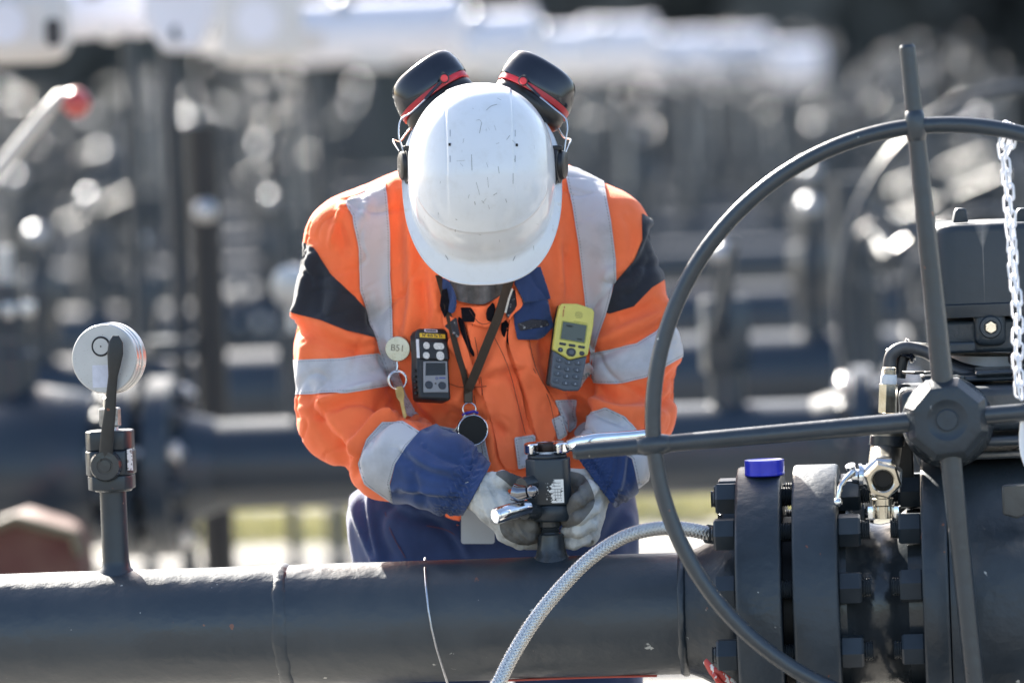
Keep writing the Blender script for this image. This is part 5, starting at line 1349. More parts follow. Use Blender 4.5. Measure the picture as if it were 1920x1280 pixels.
# jacket front: placket layers
wav = lambda k, ph, a: (lambda p: a*np.sin(p[:, 0]*k+p[:, 1]*k*.4+ph))
decal('placket', [(868, 582), (872, 570), (905, 575), (925, 562), (955, 545), (965, 560), (950, 620), (948, 660), (975, 720), (990, 800), (1003, 815), (1006, 872), (972, 882), (940, 878), (925, 800), (905, 740), (893, 690), (878, 620)], .004, M_orange2, jacket, fold=wav(.09, 0, .0026), label='inner orange placket running down from the collar')
decal('reflective_tape', [(964, 820), (1004, 814), (1004, 870), (972, 880)], .0065, M_tape_r, jacket, it=0)
decal('placket', [(955, 600), (963, 585), (978, 590), (985, 625), (1000, 680), (1030, 740), (1052, 775), (1036, 785), (1046, 826), (1010, 832), (1000, 800), (985, 735), (962, 672), (952, 640)], lambda p: gr(p, (950, 600), (1040, 820), .009, .006), M_orange2, jacket, fold=wav(.12, 1, .0018), thick=.002, label='outer orange storm flap with dark seams')
decal('reflective_tape', [(1034, 786), (1053, 777), (1064, 815), (1047, 826)], .0085, M_tape_r, jacket, it=0)
decal('placket', [(835, 640), (860, 618), (872, 640), (888, 690), (905, 735), (900, 745), (880, 700), (862, 672), (846, 660)], .006, M_orange2, jacket, fold=wav(.1, .5, .0015), thick=.002)
decal('zip_edge', [(856, 590), (870, 600), (880, 640), (892, 668), (885, 668), (866, 630)], .0055, M_velcro, jacket)
decal('zip_edge', [(941, 600), (952, 598), (962, 640), (975, 668), (965, 666), (950, 640), (938, 622)], .0062, M_velcro, jacket)
# hem tab showing below the left cuff
# collar, throat and flaps
decal('undershirt', [(840, 500), (965, 500), (955, 545), (925, 562), (905, 572), (872, 568), (850, 560)], .013, mat('grey_undershirt', (.10, .10, .105), .9, 0, .2, .4, 60, sheen=.2), man, fold=lambda p: .006*np.sin(p[:, 0]*.16), thick=.002)
decal('collar', [(868, 572), (905, 577), (927, 562), (958, 540), (967, 520), (975, 540), (966, 572), (950, 600), (925, 612), (905, 614), (880, 605), (862, 590)], .012, M_orange2, jacket, fold=wav(.14, .3, .002), thick=.0025)
decal('velcro_patch', [(864, 577), (884, 577), (892, 590), (889, 604), (867, 603)], .0155, M_velcro, jacket, it=0, step=3)
decal('velcro_patch', [(914, 578), (925, 565), (929, 580), (922, 604), (913, 600), (911, 588)], .0155, M_velcro, jacket, it=0, step=3)
decal('collar', [(822, 520), (842, 525), (852, 545), (857, 562), (852, 588), (840, 585), (833, 575), (829, 560)], .015, M_navy2, jacket, fold=wav(.2, 0, .003), thick=.0025, label='navy collar edge left of the throat')
decal('collar_lining', [(828, 545), (838, 540), (842, 565), (840, 583), (834, 596), (828, 583), (825, 572)], .019, M_velcro, jacket, it=0, step=3)
decal('collar', [(964, 530), (975, 505), (1012, 500), (1022, 530), (1033, 560), (984, 568)], lambda p: gr(p, (965, 520), (1030, 560), .026, .016), M_navy, jacket, fold=wav(.1, 0, .002), thick=.004, it=0, label='navy collar tab folded open beside the helmet peak')
decal('collar_tab', [(978, 562), (1026, 560), (1031, 590), (1038, 612), (1020, 630), (1008, 636), (970, 636), (965, 612), (963, 590), (970, 575)], .014, M_navy, jacket, thick=.0035, it=0, fold=lambda p: .0012*np.exp(-(np.abs(sd_poly(p, [(978, 562), (1026, 560), (1031, 590), (1038, 612), (1020, 630), (1008, 636), (970, 636), (965, 612), (963, 590), (970, 575)])+5)/2.5)**2), label='navy pointed collar tab with worn velcro')
M_fuzz = mat('fuzzy_velcro', (.05, .05, .06), .95, 0, .1, .3, 150, .9, 500, .003, col2=(.45, .45, .47), thr=(.58, .66), detail=8)
decal('worn_velcro', [(970, 607), (998, 598), (1026, 600), (1030, 610), (1010, 614), (975, 620)], .0168, M_fuzz, jacket, it=0, step=3)
decal('collar', [(950, 560), (966, 540), (972, 552), (980, 572), (972, 582), (960, 592), (951, 598), (948, 585), (952, 570)], .017, M_fuzz, jacket, it=1, step=3, label='worn velcro lining of the open collar')
decal('collar', [(965, 535), (974, 552), (981, 568), (978, 577), (962, 590), (955, 602), (952, 596), (970, 575), (968, 560)], .020, M_orange2, jacket, it=1, step=3)
decal('collar', [(829, 588), (845, 592), (858, 604), (845, 612), (855, 625), (845, 628), (832, 612)], .013, M_orange2, jacket, it=1, step=3, thick=.003)
decal('collar_lining', [(833, 611), (848, 600), (856, 594), (862, 628), (858, 634), (846, 622)], .0145, M_fuzz, jacket, it=0, step=3)
decal('waist_tab', [(826, 946), (862, 956), (862, 986), (838, 972)], .004, M_orange2, jacket, it=0)
# chest patch with lettering
cp = decal('chest_patch', [(1080, 688), (1104, 680), (1113, 690), (1110, 716), (1080, 730)], .006, mat('patch_cloth', (.66, .65, .66), .7, 0, .3, .05, 90), jacket, it=0)
h0 = ray(1101, 702)[0]; text_part('lettering', 'eng', .0165, h0+Vector((0, -.0082, 0)), (1, 0, .28), (-.2, 0, 1), mat('teal_grey_print', (.10, .22, .25), .6), cp)
# seams (thin dark stitched lines)
def seam(pts, off=.003, r_=.00045, name='seam', par=None, mt=None):
    q = catmull([ray(x, y)[0]+Vector((0, -off, 0)) for x, y in pts], 6); m = MB(); m.tube(q, r_, 5); return m.build(name, mt or M_seam, par or jacket, smooth=180)
M_seam = mat('dark_thread', (.10, .03, .02), .8)
for ln, of in [([(889, 740), (897, 800), (905, 850)], .004), ([(905, 590), (950, 680), (972, 760), (985, 812)], .0078), ([(870, 606), (880, 660), (890, 730)], .007), ([(885, 605), (897, 670), (905, 740)], .007), ([(880, 580), (900, 605), (925, 600), (945, 570)], .0165), ([(1000, 690), (1030, 750), (1045, 825)], .0105), ([(840, 718), (870, 726), (930, 722)], .002), ([(990, 625), (1005, 690), (1030, 735)], .0115)]:
    seam(ln, of)

# ---- trousers
hipc = P(928, 985, 8.60)
def tr_fn(X, Y, Z):
    d = ellip(X, Y, Z, tuple(P(928, 960, 8.61)), (.212, .135, .15))
    for s in (-1, 1):
        k = (hipc.x+s*.105)
        d = smin(d, rcone(X, Y, Z, (k, 8.60, hipc.z), (hipc.x+s*.122, 8.575, .5), .108, .095), .02)
        d = smin(d, rcone(X, Y, Z, (hipc.x+s*.122, 8.575, .5), (hipc.x+s*.13, 8.64, .10), .092, .085), .03)
    return np.maximum(d, .07-Z)
tl = (hipc.x-.27, 8.4, .03); th = (hipc.x+.27, 8.8, P(928, 850, 8.6).z)
TV, TQ = sdf_mesh(tr_fn, tl, th, .006)
TN = vnormals(TV, TQ)
if ((TV-TV.mean(0))*TN).sum(1).mean() < 0: TQ = TQ[:, ::-1]; TN = -TN
tst = [([(662, 900), (668, 960), (690, 1020), (705, 1060)], 6, .008, 'r'), ([(680, 905), (678, 960), (700, 1040)], 5, -.007, 'v'), ([(700, 905), (690, 960), (715, 1060)], 6, .006, 'r'), ([(655, 920), (660, 1000), (668, 1060)], 5, .005, 'r'), ([(745, 930), (700, 980), (735, 1050)], 10, -.005, 'v'), ([(800, 960), (850, 1000), (880, 1060)], 10, .004, 's'), ([(1190, 940), (1150, 980), (1120, 1060)], 12, -.005, 'v'), ([(1180, 960), (1200, 1050)], 9, .004, 'r'), ([(720, 925), (760, 960), (850, 975)], 12, .004, 's')]
TD = disp_strokes(TV, TN, tst, .6)+.004*nz3(TV, 13, 2.2)+.0015*nz3(TV, 34, 5)
TV2 = TV+TN*TD[:, None]
trou = mkobj('trousers', TV2, TQ.tolist(), M_navy, man, smooth=180); trou['label'] = 'navy blue work trousers'
tb = BVHTree.FromPolygons([tuple(v) for v in TV2.tolist()], TQ.tolist())
for ln in ([(722, 960), (735, 1000), (760, 1045)], [(800, 985), (850, 1000), (905, 1060)]):
    m = MB(); m.tube(catmull([ray(x, y, tb, 8.48)[0]+Vector((0, -.001, 0)) for x, y in ln], 6), .0006, 5); m.build('seam', mat('brown_thread', (.09, .03, .04), .8), trou)
M_boot = mat('boot_leather', (.03, .025, .02), .5, 0, .4, .2, 20)
for s in (-1, 1):
    m = MB(); x = hipc.x+s*.13
    m.lathe((x, 8.65, .0), UZ, [(.05, 0), (.055, .01), (.058, .05), (.052, .12), (.054, .2)], 20, sy=1.15)
    m.tube([(x, 8.68, .035), (x, 8.6, .045), (x, 8.52, .042), (x, 8.44, .034), (x, 8.41, .03)], [.045, .05, .048, .042, .02], 16, sy=.8, upv=(1, 0, 0))
    m.build('boot', M_boot, man)

# ---- gloves
M_knit = mat('white_knit', (0.60, 0.59, 0.555), 0.9, 0, 0.15, 0.1, 26, 0.8, 260, 0.0016, sheen=.3, col2=(.30, .285, .26), thr=(.5, .72), detail=9)
M_coat = mat('grey_glove_coating', (0.135, 0.13, 0.122), 0.75, 0, 0.3, 0.25, 30, 0.7, 160, 0.0018, col2=(.20, .19, .175), thr=(.45, .7), detail=8)
for key, coat, nm in (('L', [[(936, 978), (1002, 966), (1040, 960), (1040, 1012), (1010, 1016), (984, 1024), (950, 1012), (938, 995)], [(925, 886), (950, 880), (985, 893), (1000, 912), (985, 925), (962, 915), (945, 900)]], 'glove on the left of the valve, off white back and grey fingertips'),
                      ('R', [[(1040, 880), (1083, 885), (1098, 893), (1112, 920), (1116, 945), (1100, 968), (1082, 985), (1062, 990), (1040, 985)]], 'glove on the right of the valve with grey coated curled fingers')):
    h = hand_defs[key]; fn = hand_fn(h)
    allp = np.array([pr(*q[:3]) for f in h['fingers']+[h['thumb']] for q in f]+[pr(*h['wrist'][0]), pr(*h['wrist'][1])])
    V, Q = sdf_mesh(fn, allp.min(0)-.034, allp.max(0)+.034, .0016)
    N = vnormals(V, Q)
    if ((V-V.mean(0))*N).sum(1).mean() < 0: Q = Q[:, ::-1]; N = -N
    if key == 'L': st = [([(915, 905), (935, 935), (940, 975)], 5, -.0025, 'v'), ([(930, 920), (945, 915), (965, 925)], 5, -.0022, 'v'), ([(895, 900), (900, 940), (915, 975)], 6, .0016, 's'), ([(935, 980), (950, 1000), (975, 1018)], 4, -.002, 'v'), ([(955, 985), (965, 1000), (962, 1012)], 4, -.002, 'v'), ([(968, 985), (975, 1000), (985, 1010)], 4, .0016, 's'), ([(905, 960), (930, 990), (960, 1020)], 5, .001, 's'), ([(918, 885), (925, 905), (945, 920)], 5, .0014, 's')]
    else: st = [([(1078, 945), (1090, 950), (1100, 962)], 4, -.0015, 'v'), ([(1092, 905), (1108, 925)], 4, -.0014, 'v'), ([(1122, 890), (1122, 950), (1112, 1010)], 5, .0015, 's'), ([(1085, 915), (1098, 935)], 4, .0012, 's')]
    D = disp_strokes(V, N, st, .5)+.0009*nz3(V, 70, 1.7)+.0006*nz3(V, 150, 4.2)
    D = np.maximum(D, -.0022); V = V+N*D[:, None]; N = vnormals(V, Q)
    gl = mkobj('glove', V, Q.tolist(), M_knit, man, smooth=180); gl['label'] = nm
    p = vpx(V)
    f = None
    for poly in coat:
        e = sd_poly(p, smooth_poly(poly, 1)); f = e if f is None else np.minimum(f, e)
    f = np.maximum(f, (N[:, 1]-.35)*20)
    shell('palm_coating', V, N, Q, f, .0005, M_coat, gl)

# ---- hard hat
def sm(a, b, x): t = np.clip((x-a)/(b-a), 0, 1); return t*t*(3-2*t)
def sup(th, a, b, n):
    c, s = np.abs(np.cos(th)), np.abs(np.sin(th)); return 1/((c/b)**n+(s/a)**n)**(1/n)
NT = 360; NVv = 120
th_ = np.linspace(0, 2*math.pi, NT, endpoint=False)
front = np.cos(th_) > 0
dome_r = np.where(front, sup(th_, .1075, .138, 2.35), sup(th_, .1075, .118, 2.2))
brim_r = np.where(front, sup(th_, .1165, .168, 2.5), sup(th_, .1165, .128, 2.3))
def helmet():
    rows_ = []
    H = .150
    for i in range(1, NVv+1):
        ph = math.pi/2*i/NVv
        rho = math.sin(ph)**.84; z = H*math.cos(ph)**.92
        x = dome_r*rho*np.sin(th_); y = dome_r*rho*np.cos(th_); zz_ = np.full(NT, z)
        # raised centre band, side steps and forehead break
        band = (1-sm(.0455, .0485, np.abs(x)))*(1-sm(.085, .115, y))*sm(-.2, -.1, y)
        grv = -np.exp(-((np.abs(x)-.0475)/.0016)**2)*(y < .06)*(y > -.09)
        zc_ = .070-.8*np.abs(x)**2; crown = (sm(-.0025, .0025, z-zc_)*sm(.03, .07, y)+.5*np.exp(-((z-zc_)/.004)**2)*(y > .05))*(1-sm(.09, .095, np.abs(x)))
        flat_ = sm(.03, .06, y)*sm(.03, .045, z)*0
        side = np.exp(-((np.abs(x)-.094+(.0*z))/.003)**2)*(y > -.02)
        d = .0016*band+.0008*grv+.0018*crown+.0007*side
        nrm = np.stack([x/.0115, y/.0146, zz_/.02], 1); nrm /= np.linalg.norm(nrm, axis=1)[:, None]
        rows_.append(np.stack([x, y, zz_], 1)+nrm*d[:, None])
    yf = np.cos(th_)
    def ring(t, dz, sc=1.0):
        rr = dome_r+(brim_r-dome_r)*t; x = rr*np.sin(th_)*sc; y = rr*np.cos(th_)*sc
        zb = -.004*t-.013*sm(.08, .18, y)*t-.004*(np.abs(x)/.1165)**2*t*(y > .05)
        rows_.append(np.stack([x, y, zb+dz], 1))
    ring(.04, -.004); ring(.12, -.0062)
    for t in (.22, .36, .5, .64, .78, .88, .93): ring(t, -.0065)
    ring(.95, -.0060); ring(.985, -.0052); ring(1.0, -.0062); ring(1.0, -.0082); ring(.985, -.0092); ring(.94, -.0092); ring(.5, -.0092); ring(.0, -.009, .985)
    for i in range(20, 0, -1):
        ph = math.pi/2*i/20; rho = math.sin(ph)**.84; z = .146*math.cos(ph)**.92-.002
        rr = (dome_r-.0035)*rho; rows_.append(np.stack([rr*np.sin(th_), rr*np.cos(th_), np.full(NT, z)], 1))
    A = np.concatenate([np.array([[0, 0, H+.0016]])]+rows_+[np.array([[0, 0, .144]])])
    nr = len(rows_); F = [(0, 1+j, 1+(j+1) % NT) for j in range(NT)]
    for i in range(nr-1):
        for j in range(NT):
            j2 = (j+1) % NT; a = 1+i*NT; b = 1+(i+1)*NT; F.append((a+j, b+j, b+j2, a+j2))
    k = 1+nr*NT; a = 1+(nr-1)*NT
    F += [(k, a+(j+1) % NT, a+j) for j in range(NT)]
    Rm = np.array([list(HR), list(HF), list(HU)]); W_ = A @ Rm+np.array(HO)
    return W_, F
M_helm = mat('helmet_plastic', (0.74, 0.755, 0.79), 0.2, 0, 0.5, 0.02, 6, coat=.3, rvar=.06)
def helm_extra(mm, n, l, b, tc, mx):
    # grime rubbed into the crown, stronger towards the front
    nz = n.new('ShaderNodeTexNoise'); nz.inputs['Scale'].default_value = 38; nz.inputs['Detail'].default_value = 9; nz.inputs['Roughness'].default_value = .7; l.new(tc.outputs['Object'], nz.inputs['Vector'])
    r_ = n.new('ShaderNodeMapRange'); r_.inputs['From Min'].default_value = .5; r_.inputs['From Max'].default_value = .8; r_.inputs['To Max'].default_value = .35; l.new(nz.outputs['Fac'], r_.inputs['Value'])
    k = n.new('ShaderNodeMix'); k.data_type = 'RGBA'; l.new(r_.outputs[0], k.inputs['Factor']); l.new(mx.outputs['Result'], k.inputs['A']); k.inputs['B'].default_value = (.52, .50, .45, 1)
    v = n.new('ShaderNodeTexNoise'); v.inputs['Scale'].default_value = 240; v.inputs['Detail'].default_value = 3
    mp = n.new('ShaderNodeMapping'); mp.inputs['Scale'].default_value = (1, .16, .16); mp.inputs['Rotation'].default_value = (.2, 0, .3); l.new(tc.outputs['Object'], mp.inputs[0]); l.new(mp.outputs[0], v.inputs['Vector'])
    r2 = n.new('ShaderNodeMapRange'); r2.inputs['From Min'].default_value = .715; r2.inputs['From Max'].default_value = .76; r2.inputs['To Max'].default_value = .7; l.new(v.outputs['Fac'], r2.inputs['Value'])
    k2 = n.new('ShaderNodeMix'); k2.data_type = 'RGBA'; l.new(r2.outputs[0], k2.inputs['Factor']); l.new(k.outputs['Result'], k2.inputs['A']); k2.inputs['B'].default_value = (.3, .29, .27, 1)
    l.new(k2.outputs['Result'], b.inputs['Base Color'])
M_helm = mat('helmet_plastic', (0.73, 0.74, 0.765), 0.2, 0, 0.5, 0.02, 6, coat=.25, rvar=.06, extra=helm_extra)
HV, HFc = helmet()
hat = mkobj('hard_hat', HV, HFc, M_helm, man, smooth=180); hat['label'] = 'scuffed white safety helmet with ear muffs parked at the back'
hb = BVHTree.FromPolygons([tuple(v) for v in HV.tolist()], HFc)
m = MB()
marks = [[(912, 207), (920, 199), (932, 196)], [(886, 203), (888, 205)], [(893, 226), (900, 224), (904, 232)], [(903, 230), (899, 250)], [(927, 235), (930, 245)], [(916, 240), (918, 244)], [(950, 262), (956, 254)], [(960, 263), (966, 268)], [(856, 302), (872, 301)], [(884, 290), (885, 320)], [(893, 342), (898, 360), (899, 366)], [(914, 332), (916, 352)], [(934, 312), (936, 325)], [(912, 305), (915, 314)], [(863, 306), (868, 312)], [(962, 325), (962, 345)], [(903, 376), (908, 382)], [(915, 384), (918, 392)], [(890, 378), (891, 384)], [(932, 184), (940, 188)], [(826, 340), (825, 344)], [(854, 411), (857, 412)], [(1006, 420), (1010, 421)], [(905, 380), (912, 372)], [(925, 366), (932, 362)], [(898, 440), (902, 441)], [(880, 365), (878, 372)], [(948, 373), (950, 380)], [(870, 260), (868, 268)], [(930, 270), (936, 268)]]
for k, ln in enumerate(marks):
    q = [ray(x, y, hb)[0]-(P(x, y, 8)-camo).normalized()*.0001 for x, y in smooth_poly(ln, 2, False)]; m.tube(q, .00022 if k % 3 else .0004, 4)
o = m.build('scuff_marks', mat('scuff', (.26, .25, .24), .8), hat, smooth=None); o['kind'] = 'stuff'
m = MB()
for x, y, w_, h_ in ((843, 271, 4.5, 5), (969, 272, 4.5, 5)):
    c = ray(x, y, hb)[0]; m.box(c, (M(w_), .004, M(h_)))
m.build('vent_slot', M_dark, hat)
m = MB()
for a, b in (((835, 478), (840, 487)), ((966, 480), (962, 489))):
    m.tube([ray(*a, hb)[0], ray(*b, hb)[0]], .0006, 5)
for x in (844, 966):
    for y0, y1 in ((244, 256), (292, 304)): m.tube([ray(x, y0, hb)[0], ray(x, y1, hb)[0]], .0006, 5)
m.build('moulding_line', mat('grey_line', (.3, .3, .32), .5), hat)
def seg3(px, py, Y): return P(px, py, Y)
M_cushion = mat('cushion_vinyl', (.012, .012, .013), .35, 0, .5, .2, 40, .3, 80, .001)
def muff(side):
    if side < 0: c = P(816, 183, 8.345); dpx = (128, -88); up_px = (-.53, -.85)
    else: c = P(1000, 182, 8.345); dpx = (116, 78); up_px = (.55, -.83)
    Lp = math.hypot(*dpx); u = Vector((dpx[0]/Lp, 0, -dpx[1]/Lp)); n_ = Vector((up_px[0], 0, -up_px[1])).normalized(); n_ = (n_-u*n_.dot(u)).normalized()
    n_ = (n_+Vector((0, .26, 0))).normalized(); u = (u-n_*u.dot(n_)).normalized(); v = n_.cross(u)
    a_, b_ = .058, .042
    def layer(prof, name, mt, par=hat, nn=64, pw=2.3, shift=None):
        vs = []; fs = []
        for s, h in prof:
            for i in range(nn):
                t = 2*math.pi*i/nn; cc, ss = math.cos(t), math.sin(t); r_ = 1/((abs(cc))**pw+(abs(ss))**pw)**(1/pw)
                sh = (shift(h) if shift else 0)
                vs.append(c+u*(a_*s*r_*cc+sh)+v*(b_*s*r_*ss)+n_*h)
        for j in range(len(prof)-1):
            for i in range(nn): i2 = (i+1) % nn; fs.append((j*nn+i, j*nn+i2, (j+1)*nn+i2, (j+1)*nn+i))
        fs.append(tuple(range(nn))); fs.append(tuple((len(prof)-1)*nn+i for i in range(nn)))
        q = MB(); q.add(vs, fs); return q.build(name, mt, par, smooth=45)
    cup = layer([(1.0, .0045), (1.015, .006), (1.01, .014), (.985, .026), (.93, .038), (.86, .045), (.74, .0495), (.5, .052), (.2, .0525)], 'ear_cup', M_black_gloss, shift=lambda h: -side*.006*(h/.05))
    cup['label'] = 'glossy black ear muff cup'
    layer([(.99, -.0045), (1.0, -.004), (1.0, .0042), (.99, .0045)], 'cup_band', M_red_band)
    layer([(.72, -.030), (.86, -.029), (.95, -.024), (.985, -.016), (.97, -.0078), (.93, -.0046)], 'ear_cushion', M_cushion)
    # pivot and wire bow
    if side < 0: pv = (833, 147); w1 = [(828, 153), (810, 172), (797, 187)]; w2 = [(797, 187), (770, 212), (756, 220), (749, 232), (748, 256), (752, 270), (757, 286)]; w3 = [(773, 236), (760, 253), (750, 265), (738, 262), (740, 270), (749, 284)]
    else: pv = (981, 152); w1 = [(986, 157), (1000, 170), (1012, 182)]; w2 = [(1012, 182), (1040, 205), (1060, 222), (1064, 240), (1062, 256), (1058, 284)]; w3 = [(1046, 240), (1058, 258), (1070, 262), (1066, 272), (1060, 286)]
    q = MB(); yf = 8.293; q.lathe(P(*pv, yf), (0, -1, 0), [(M(9.5), -.01), (M(9.5), .004), (M(8), .005)], 24); q.build('pivot_socket', M_black_sat, hat)
    q = MB(); q.lathe(P(*pv, yf-.005), (0, -1, 0), [(M(7), 0), (M(7), .0025), (M(5.5), .0035)], 24); q.build('pivot', M_red_band, hat)
    q = MB(); q.tube([P(x, y, yf-.002) for x, y in [((pv[0]-2*side*-1), pv[1]-12)]+w1], .0024, 8); q.build('wire_sleeve', M_black_gloss, hat)
    q = MB(); Yc = HL(side*.115, -.01, 0).y
    q.tube(catmull([P(x, y, yf+(Yc-yf)*k/(len(w2)-1)) for k, (x, y) in enumerate(w2)], 5), .00125, 8); q.tube(catmull([P(x, y, 8.36+(Yc-8.36)*k/(len(w3)-1)) for k, (x, y) in enumerate(w3)], 5), .00125, 8); q.build('wire_arm', M_wire, hat)
    # side adapter
    cx = 760 if side < 0 else 1047; x_in = 775 if side < 0 else 1035
    cc = P(cx, 310, Yc); q = MB()
    ax_ = Vector((side, -.22, 0)).normalized()
    q.lathe(P(x_in, 310, Yc), ax_, [(.0255, 0), (.0265, .001), (.0265, .012), (.025, .0128), (.0215, .013), (.0205, .0185), (.0175, .0205), (.008, .021)], 36); q.build('adapter_disc', M_black_sat, hat)
    q = MB(); q.tube([P(x_in+side*6, 325, Yc-.012), P(x_in+side*4, 338, Yc-.012), P(x_in+side*3, 346, Yc-.012)], [.0065, .006, .004], 10, sy=.6); q.torus(P(x_in+side*5, 338, Yc-.018), (0, -1, 0), .0035, .0012, 16, 6); q.build('adapter_tongue', M_black_gloss, hat)
    q = MB(); q.box(P(x_in+side*8, 278, Yc-.004), (.017, .02, .008)); q.build('adapter_block', M_black_sat, hat, bevel=.002)
muff(-1); muff(1)
# ================================================================== THINGS CARRIED ON THE JACKET
def local_frame(px, py, rot_deg, yaw_deg=0, pitch_deg=0, lift=0.0):
    h = ray(px, py)[0]; o = h+Vector((0, -lift, 0))
    r = Matrix.Rotation(R(yaw_deg), 3, 'Z') @ Matrix.Rotation(R(pitch_deg), 3, 'X') @ Matrix.Rotation(R(rot_deg), 3, 'Y')
    return o, r @ Vector((1, 0, 0)), r @ Vector((0, 0, 1)), r @ Vector((0, -1, 0))
# ---- yellow handset
o, ux, uz, un = local_frame(1068, 650, 12, 14, -6, .034)
ph = thing('handset', 'yellow and grey portable handset clipped to the right chest of the jacket', 'handset', o)
mt_y = mat('yellow_plastic', (.62, .56, .13), .42, 0, .5, .05, 30)
mt_g = mat('blue_grey_plastic', (.075, .09, .115), .5, 0, .5, .1, 30)
W2, H2 = .0285, .063
def slab(name, poly, z0, z1, mt, par, bev=.003, o_=None, a=None, b=None, n_=None):
    m = MB(); m.prism(poly, (o_ or o)+(n_ or un)*z0, a or ux, b or uz, (n_ or un)*(z1-z0)); return m.build(name, mt, par, bevel=bev, seg=3, smooth=50)
prof = lambda t: [(-W2*.98, -H2*.12), (-W2, H2*.6), (-W2*.95, H2*.93), (-W2*.8, H2*.985), (0, H2*1.04), (W2*.8, H2*.985), (W2*.95, H2*.93), (W2, H2*.6), (W2*.93, -H2*.12), (0, -H2*.30)]
slab('back_shell', [(-W2*.95, -H2*.95), (-W2*.99, H2*.6), (-W2*.93, H2*.95), (0, H2*1.02), (W2*.93, H2*.95), (W2*.99, H2*.6), (W2*.82, -H2*.95), (0, -H2)], -.012, .0, M_black_sat, ph)
slab('front_shell', prof(0), .0002, .011, mt_y, ph, .003)
slab('keypad_shell', [(-W2*.94, -H2*.135), (0, -H2*.315), (W2*.9, -H2*.135), (W2*.80, -H2*.9), (W2*.7, -H2*.98), (0, -H2*1.03), (-W2*.74, -H2*.98), (-W2*.86, -H2*.9)], .0002, .0095, mt_g, ph, .0025)
slab('screen_bezel', [(x-.0005, y+H2*.36) for x, y in rrect(.0395, .0285, .002)], .0105, .0118, mat('bezel', (.30, .30, .06), .5), ph, .0004)
slab('screen', [(x-.0005, y+H2*.36) for x, y in rrect(.036, .0255, .0012)], .0112, .0122, mat('lcd', (.045, .058, .05), .18, 0, .5, .05, 60), ph, 0)
mt_ink = mat('dark_ink', (.03, .03, .03), .6)
def lp(x, y, z=.0115): return o+ux*x+uz*y+un*z
m = MB(); m.prism(rrect(.010, .0028, .0008), lp(-.008, H2*.36+.008, .0122), ux, uz, un*.0003); m.build('screen_title', mat('lcd_ink', (.012, .016, .014), .5), ph)
m = MB(); m.prism(rrect(.008, .002, .0005), lp(.01, H2*.36-.009, .0122), ux, uz, un*.0003); m.build('screen_key_text', mat('lcd_ink2', (.012, .016, .014), .5), ph)
m = MB()
for i in range(-3, 4):
    for j in range(-2, 3):
        if abs(i)+abs(j) < 5 and i*i+j*j < 12: m.cyl(lp(.004+i*.0017, H2*.78+j*.0021, .0105), lp(.004+i*.0017, H2*.78+j*.0021, .0113), .0005, n=6)
m.build('speaker_holes', mt_ink, ph)
m = MB(); m.prism(rrect(.0215, .0009, .0003), lp(.008, H2*.615, .0111), ux, uz, un*.0003); m.build('model_print', mat('thin_print', (.38, .34, .06), .6), ph)
text_part('maker_text', 'ascom', .0042, lp(-.0195, H2*.76, .0113), -uz, ux, M_red_band, ph)
m = MB(); m.prism(rrect(.0012, .0035, .0003), lp(-.0195, H2*.90, .0111), ux, uz, un*.0004); m.build('red_mark', M_red_band, ph)
kb = mat('key_black', (.02, .024, .035), .4, 0, .5, .1, 50)
for x in (-.0145, 0, .0145):
    slab('soft_key', [(a+x, b+H2*.045) for a, b in rrect(.0105, .0038, .0017)], .0108, .0127, kb, ph, .0006)
slab('navigation_key', [(a, b-H2*.115) for a, b in rrect(.0145, .0125, .0058)], .0098, .0126, kb, ph, .001)
slab('navigation_centre', [(a, b-H2*.115) for a, b in rrect(.0075, .0065, .003)], .0122, .0134, mt_g, ph, .0006)
slab('call_key', [(a-.0165, b-H2*.10) for a, b in rrect(.008, .0068, .0033)], .0098, .0122, kb, ph, .0006)
slab('end_key', [(a+.0165, b-H2*.10) for a, b in rrect(.008, .0068, .0033)], .0098, .0122, kb, ph, .0006)
mk_ = mat('blue_print', (.25, .35, .7), .5); mkw = mat('pale_print', (.45, .5, .58), .5)
text_part('call_mark', '/', .005, lp(-.0165, -H2*.10, .0124), ux, uz, mk_, ph)
keys = ['1', '2', '3', '4', '5', '6', '7', '8', '9', '*', '0', '#']
for r_ in range(4):
    for c_ in range(3):
        x = (c_-1)*.0142-.0012; y = -H2*(.36+.165*r_)+(.0015 if c_ != 1 else 0)
        k_ = slab('number_key', [(a+x, b+y) for a, b in rrect(.0108, .0062, .0028)], .0092, .0112, mat('key_grey', (.05, .062, .085), .45) if (r_, c_) == (0, 0) else bpy.data.materials['key_grey'], ph, .0007)
        text_part('key_mark', keys[r_*3+c_], .0042, lp(x, y, .0114), ux, uz, mkw, ph)
m = MB(); m.cyl(lp(-.004, -H2*.9, .009), lp(-.004, -H2*.9, .0098), .0006, n=8); m.build('microphone_hole', mt_ink, ph)

# ---- gas detector
o, ux, uz, un = local_frame(808, 684, 6, 26, -14, .026)
gd = thing('gas_detector', 'black portable gas detector with yellow label strip, on the chest left of the lanyard', 'gas detector', o)
W3, H3 = .0262, .0535
slab('case', [(-W3, -H3*.93), (-W3*1.04, -H3*.3), (-W3*.98, H3*.2), (-W3, H3*.85), (-W3*.82, H3), (W3*.82, H3*1.04), (W3, H3*.92), (W3*1.05, H3*.2), (W3*.96, H3*.1), (W3*.98, -H3*.93), (W3*.9, -H3), (-W3*.9, -H3)], -.014, .011, M_black_sat, gd, .004)
slab('front_hood', [(-W3*.80, H3*.12), (-W3*.86, H3*.66), (W3*.86, H3*.66), (W3*.9, H3*.12)], .0108, .0148, M_black_sat, gd, .002)
slab('grey_frame', [(-W3*.74, -H3*.82), (-W3*.66, H3*.06), (W3*.82, H3*.10), (W3*.80, -H3*.78)], .0108, .0132, mat('grey_panel', (.22, .225, .24), .45), gd, .0012)
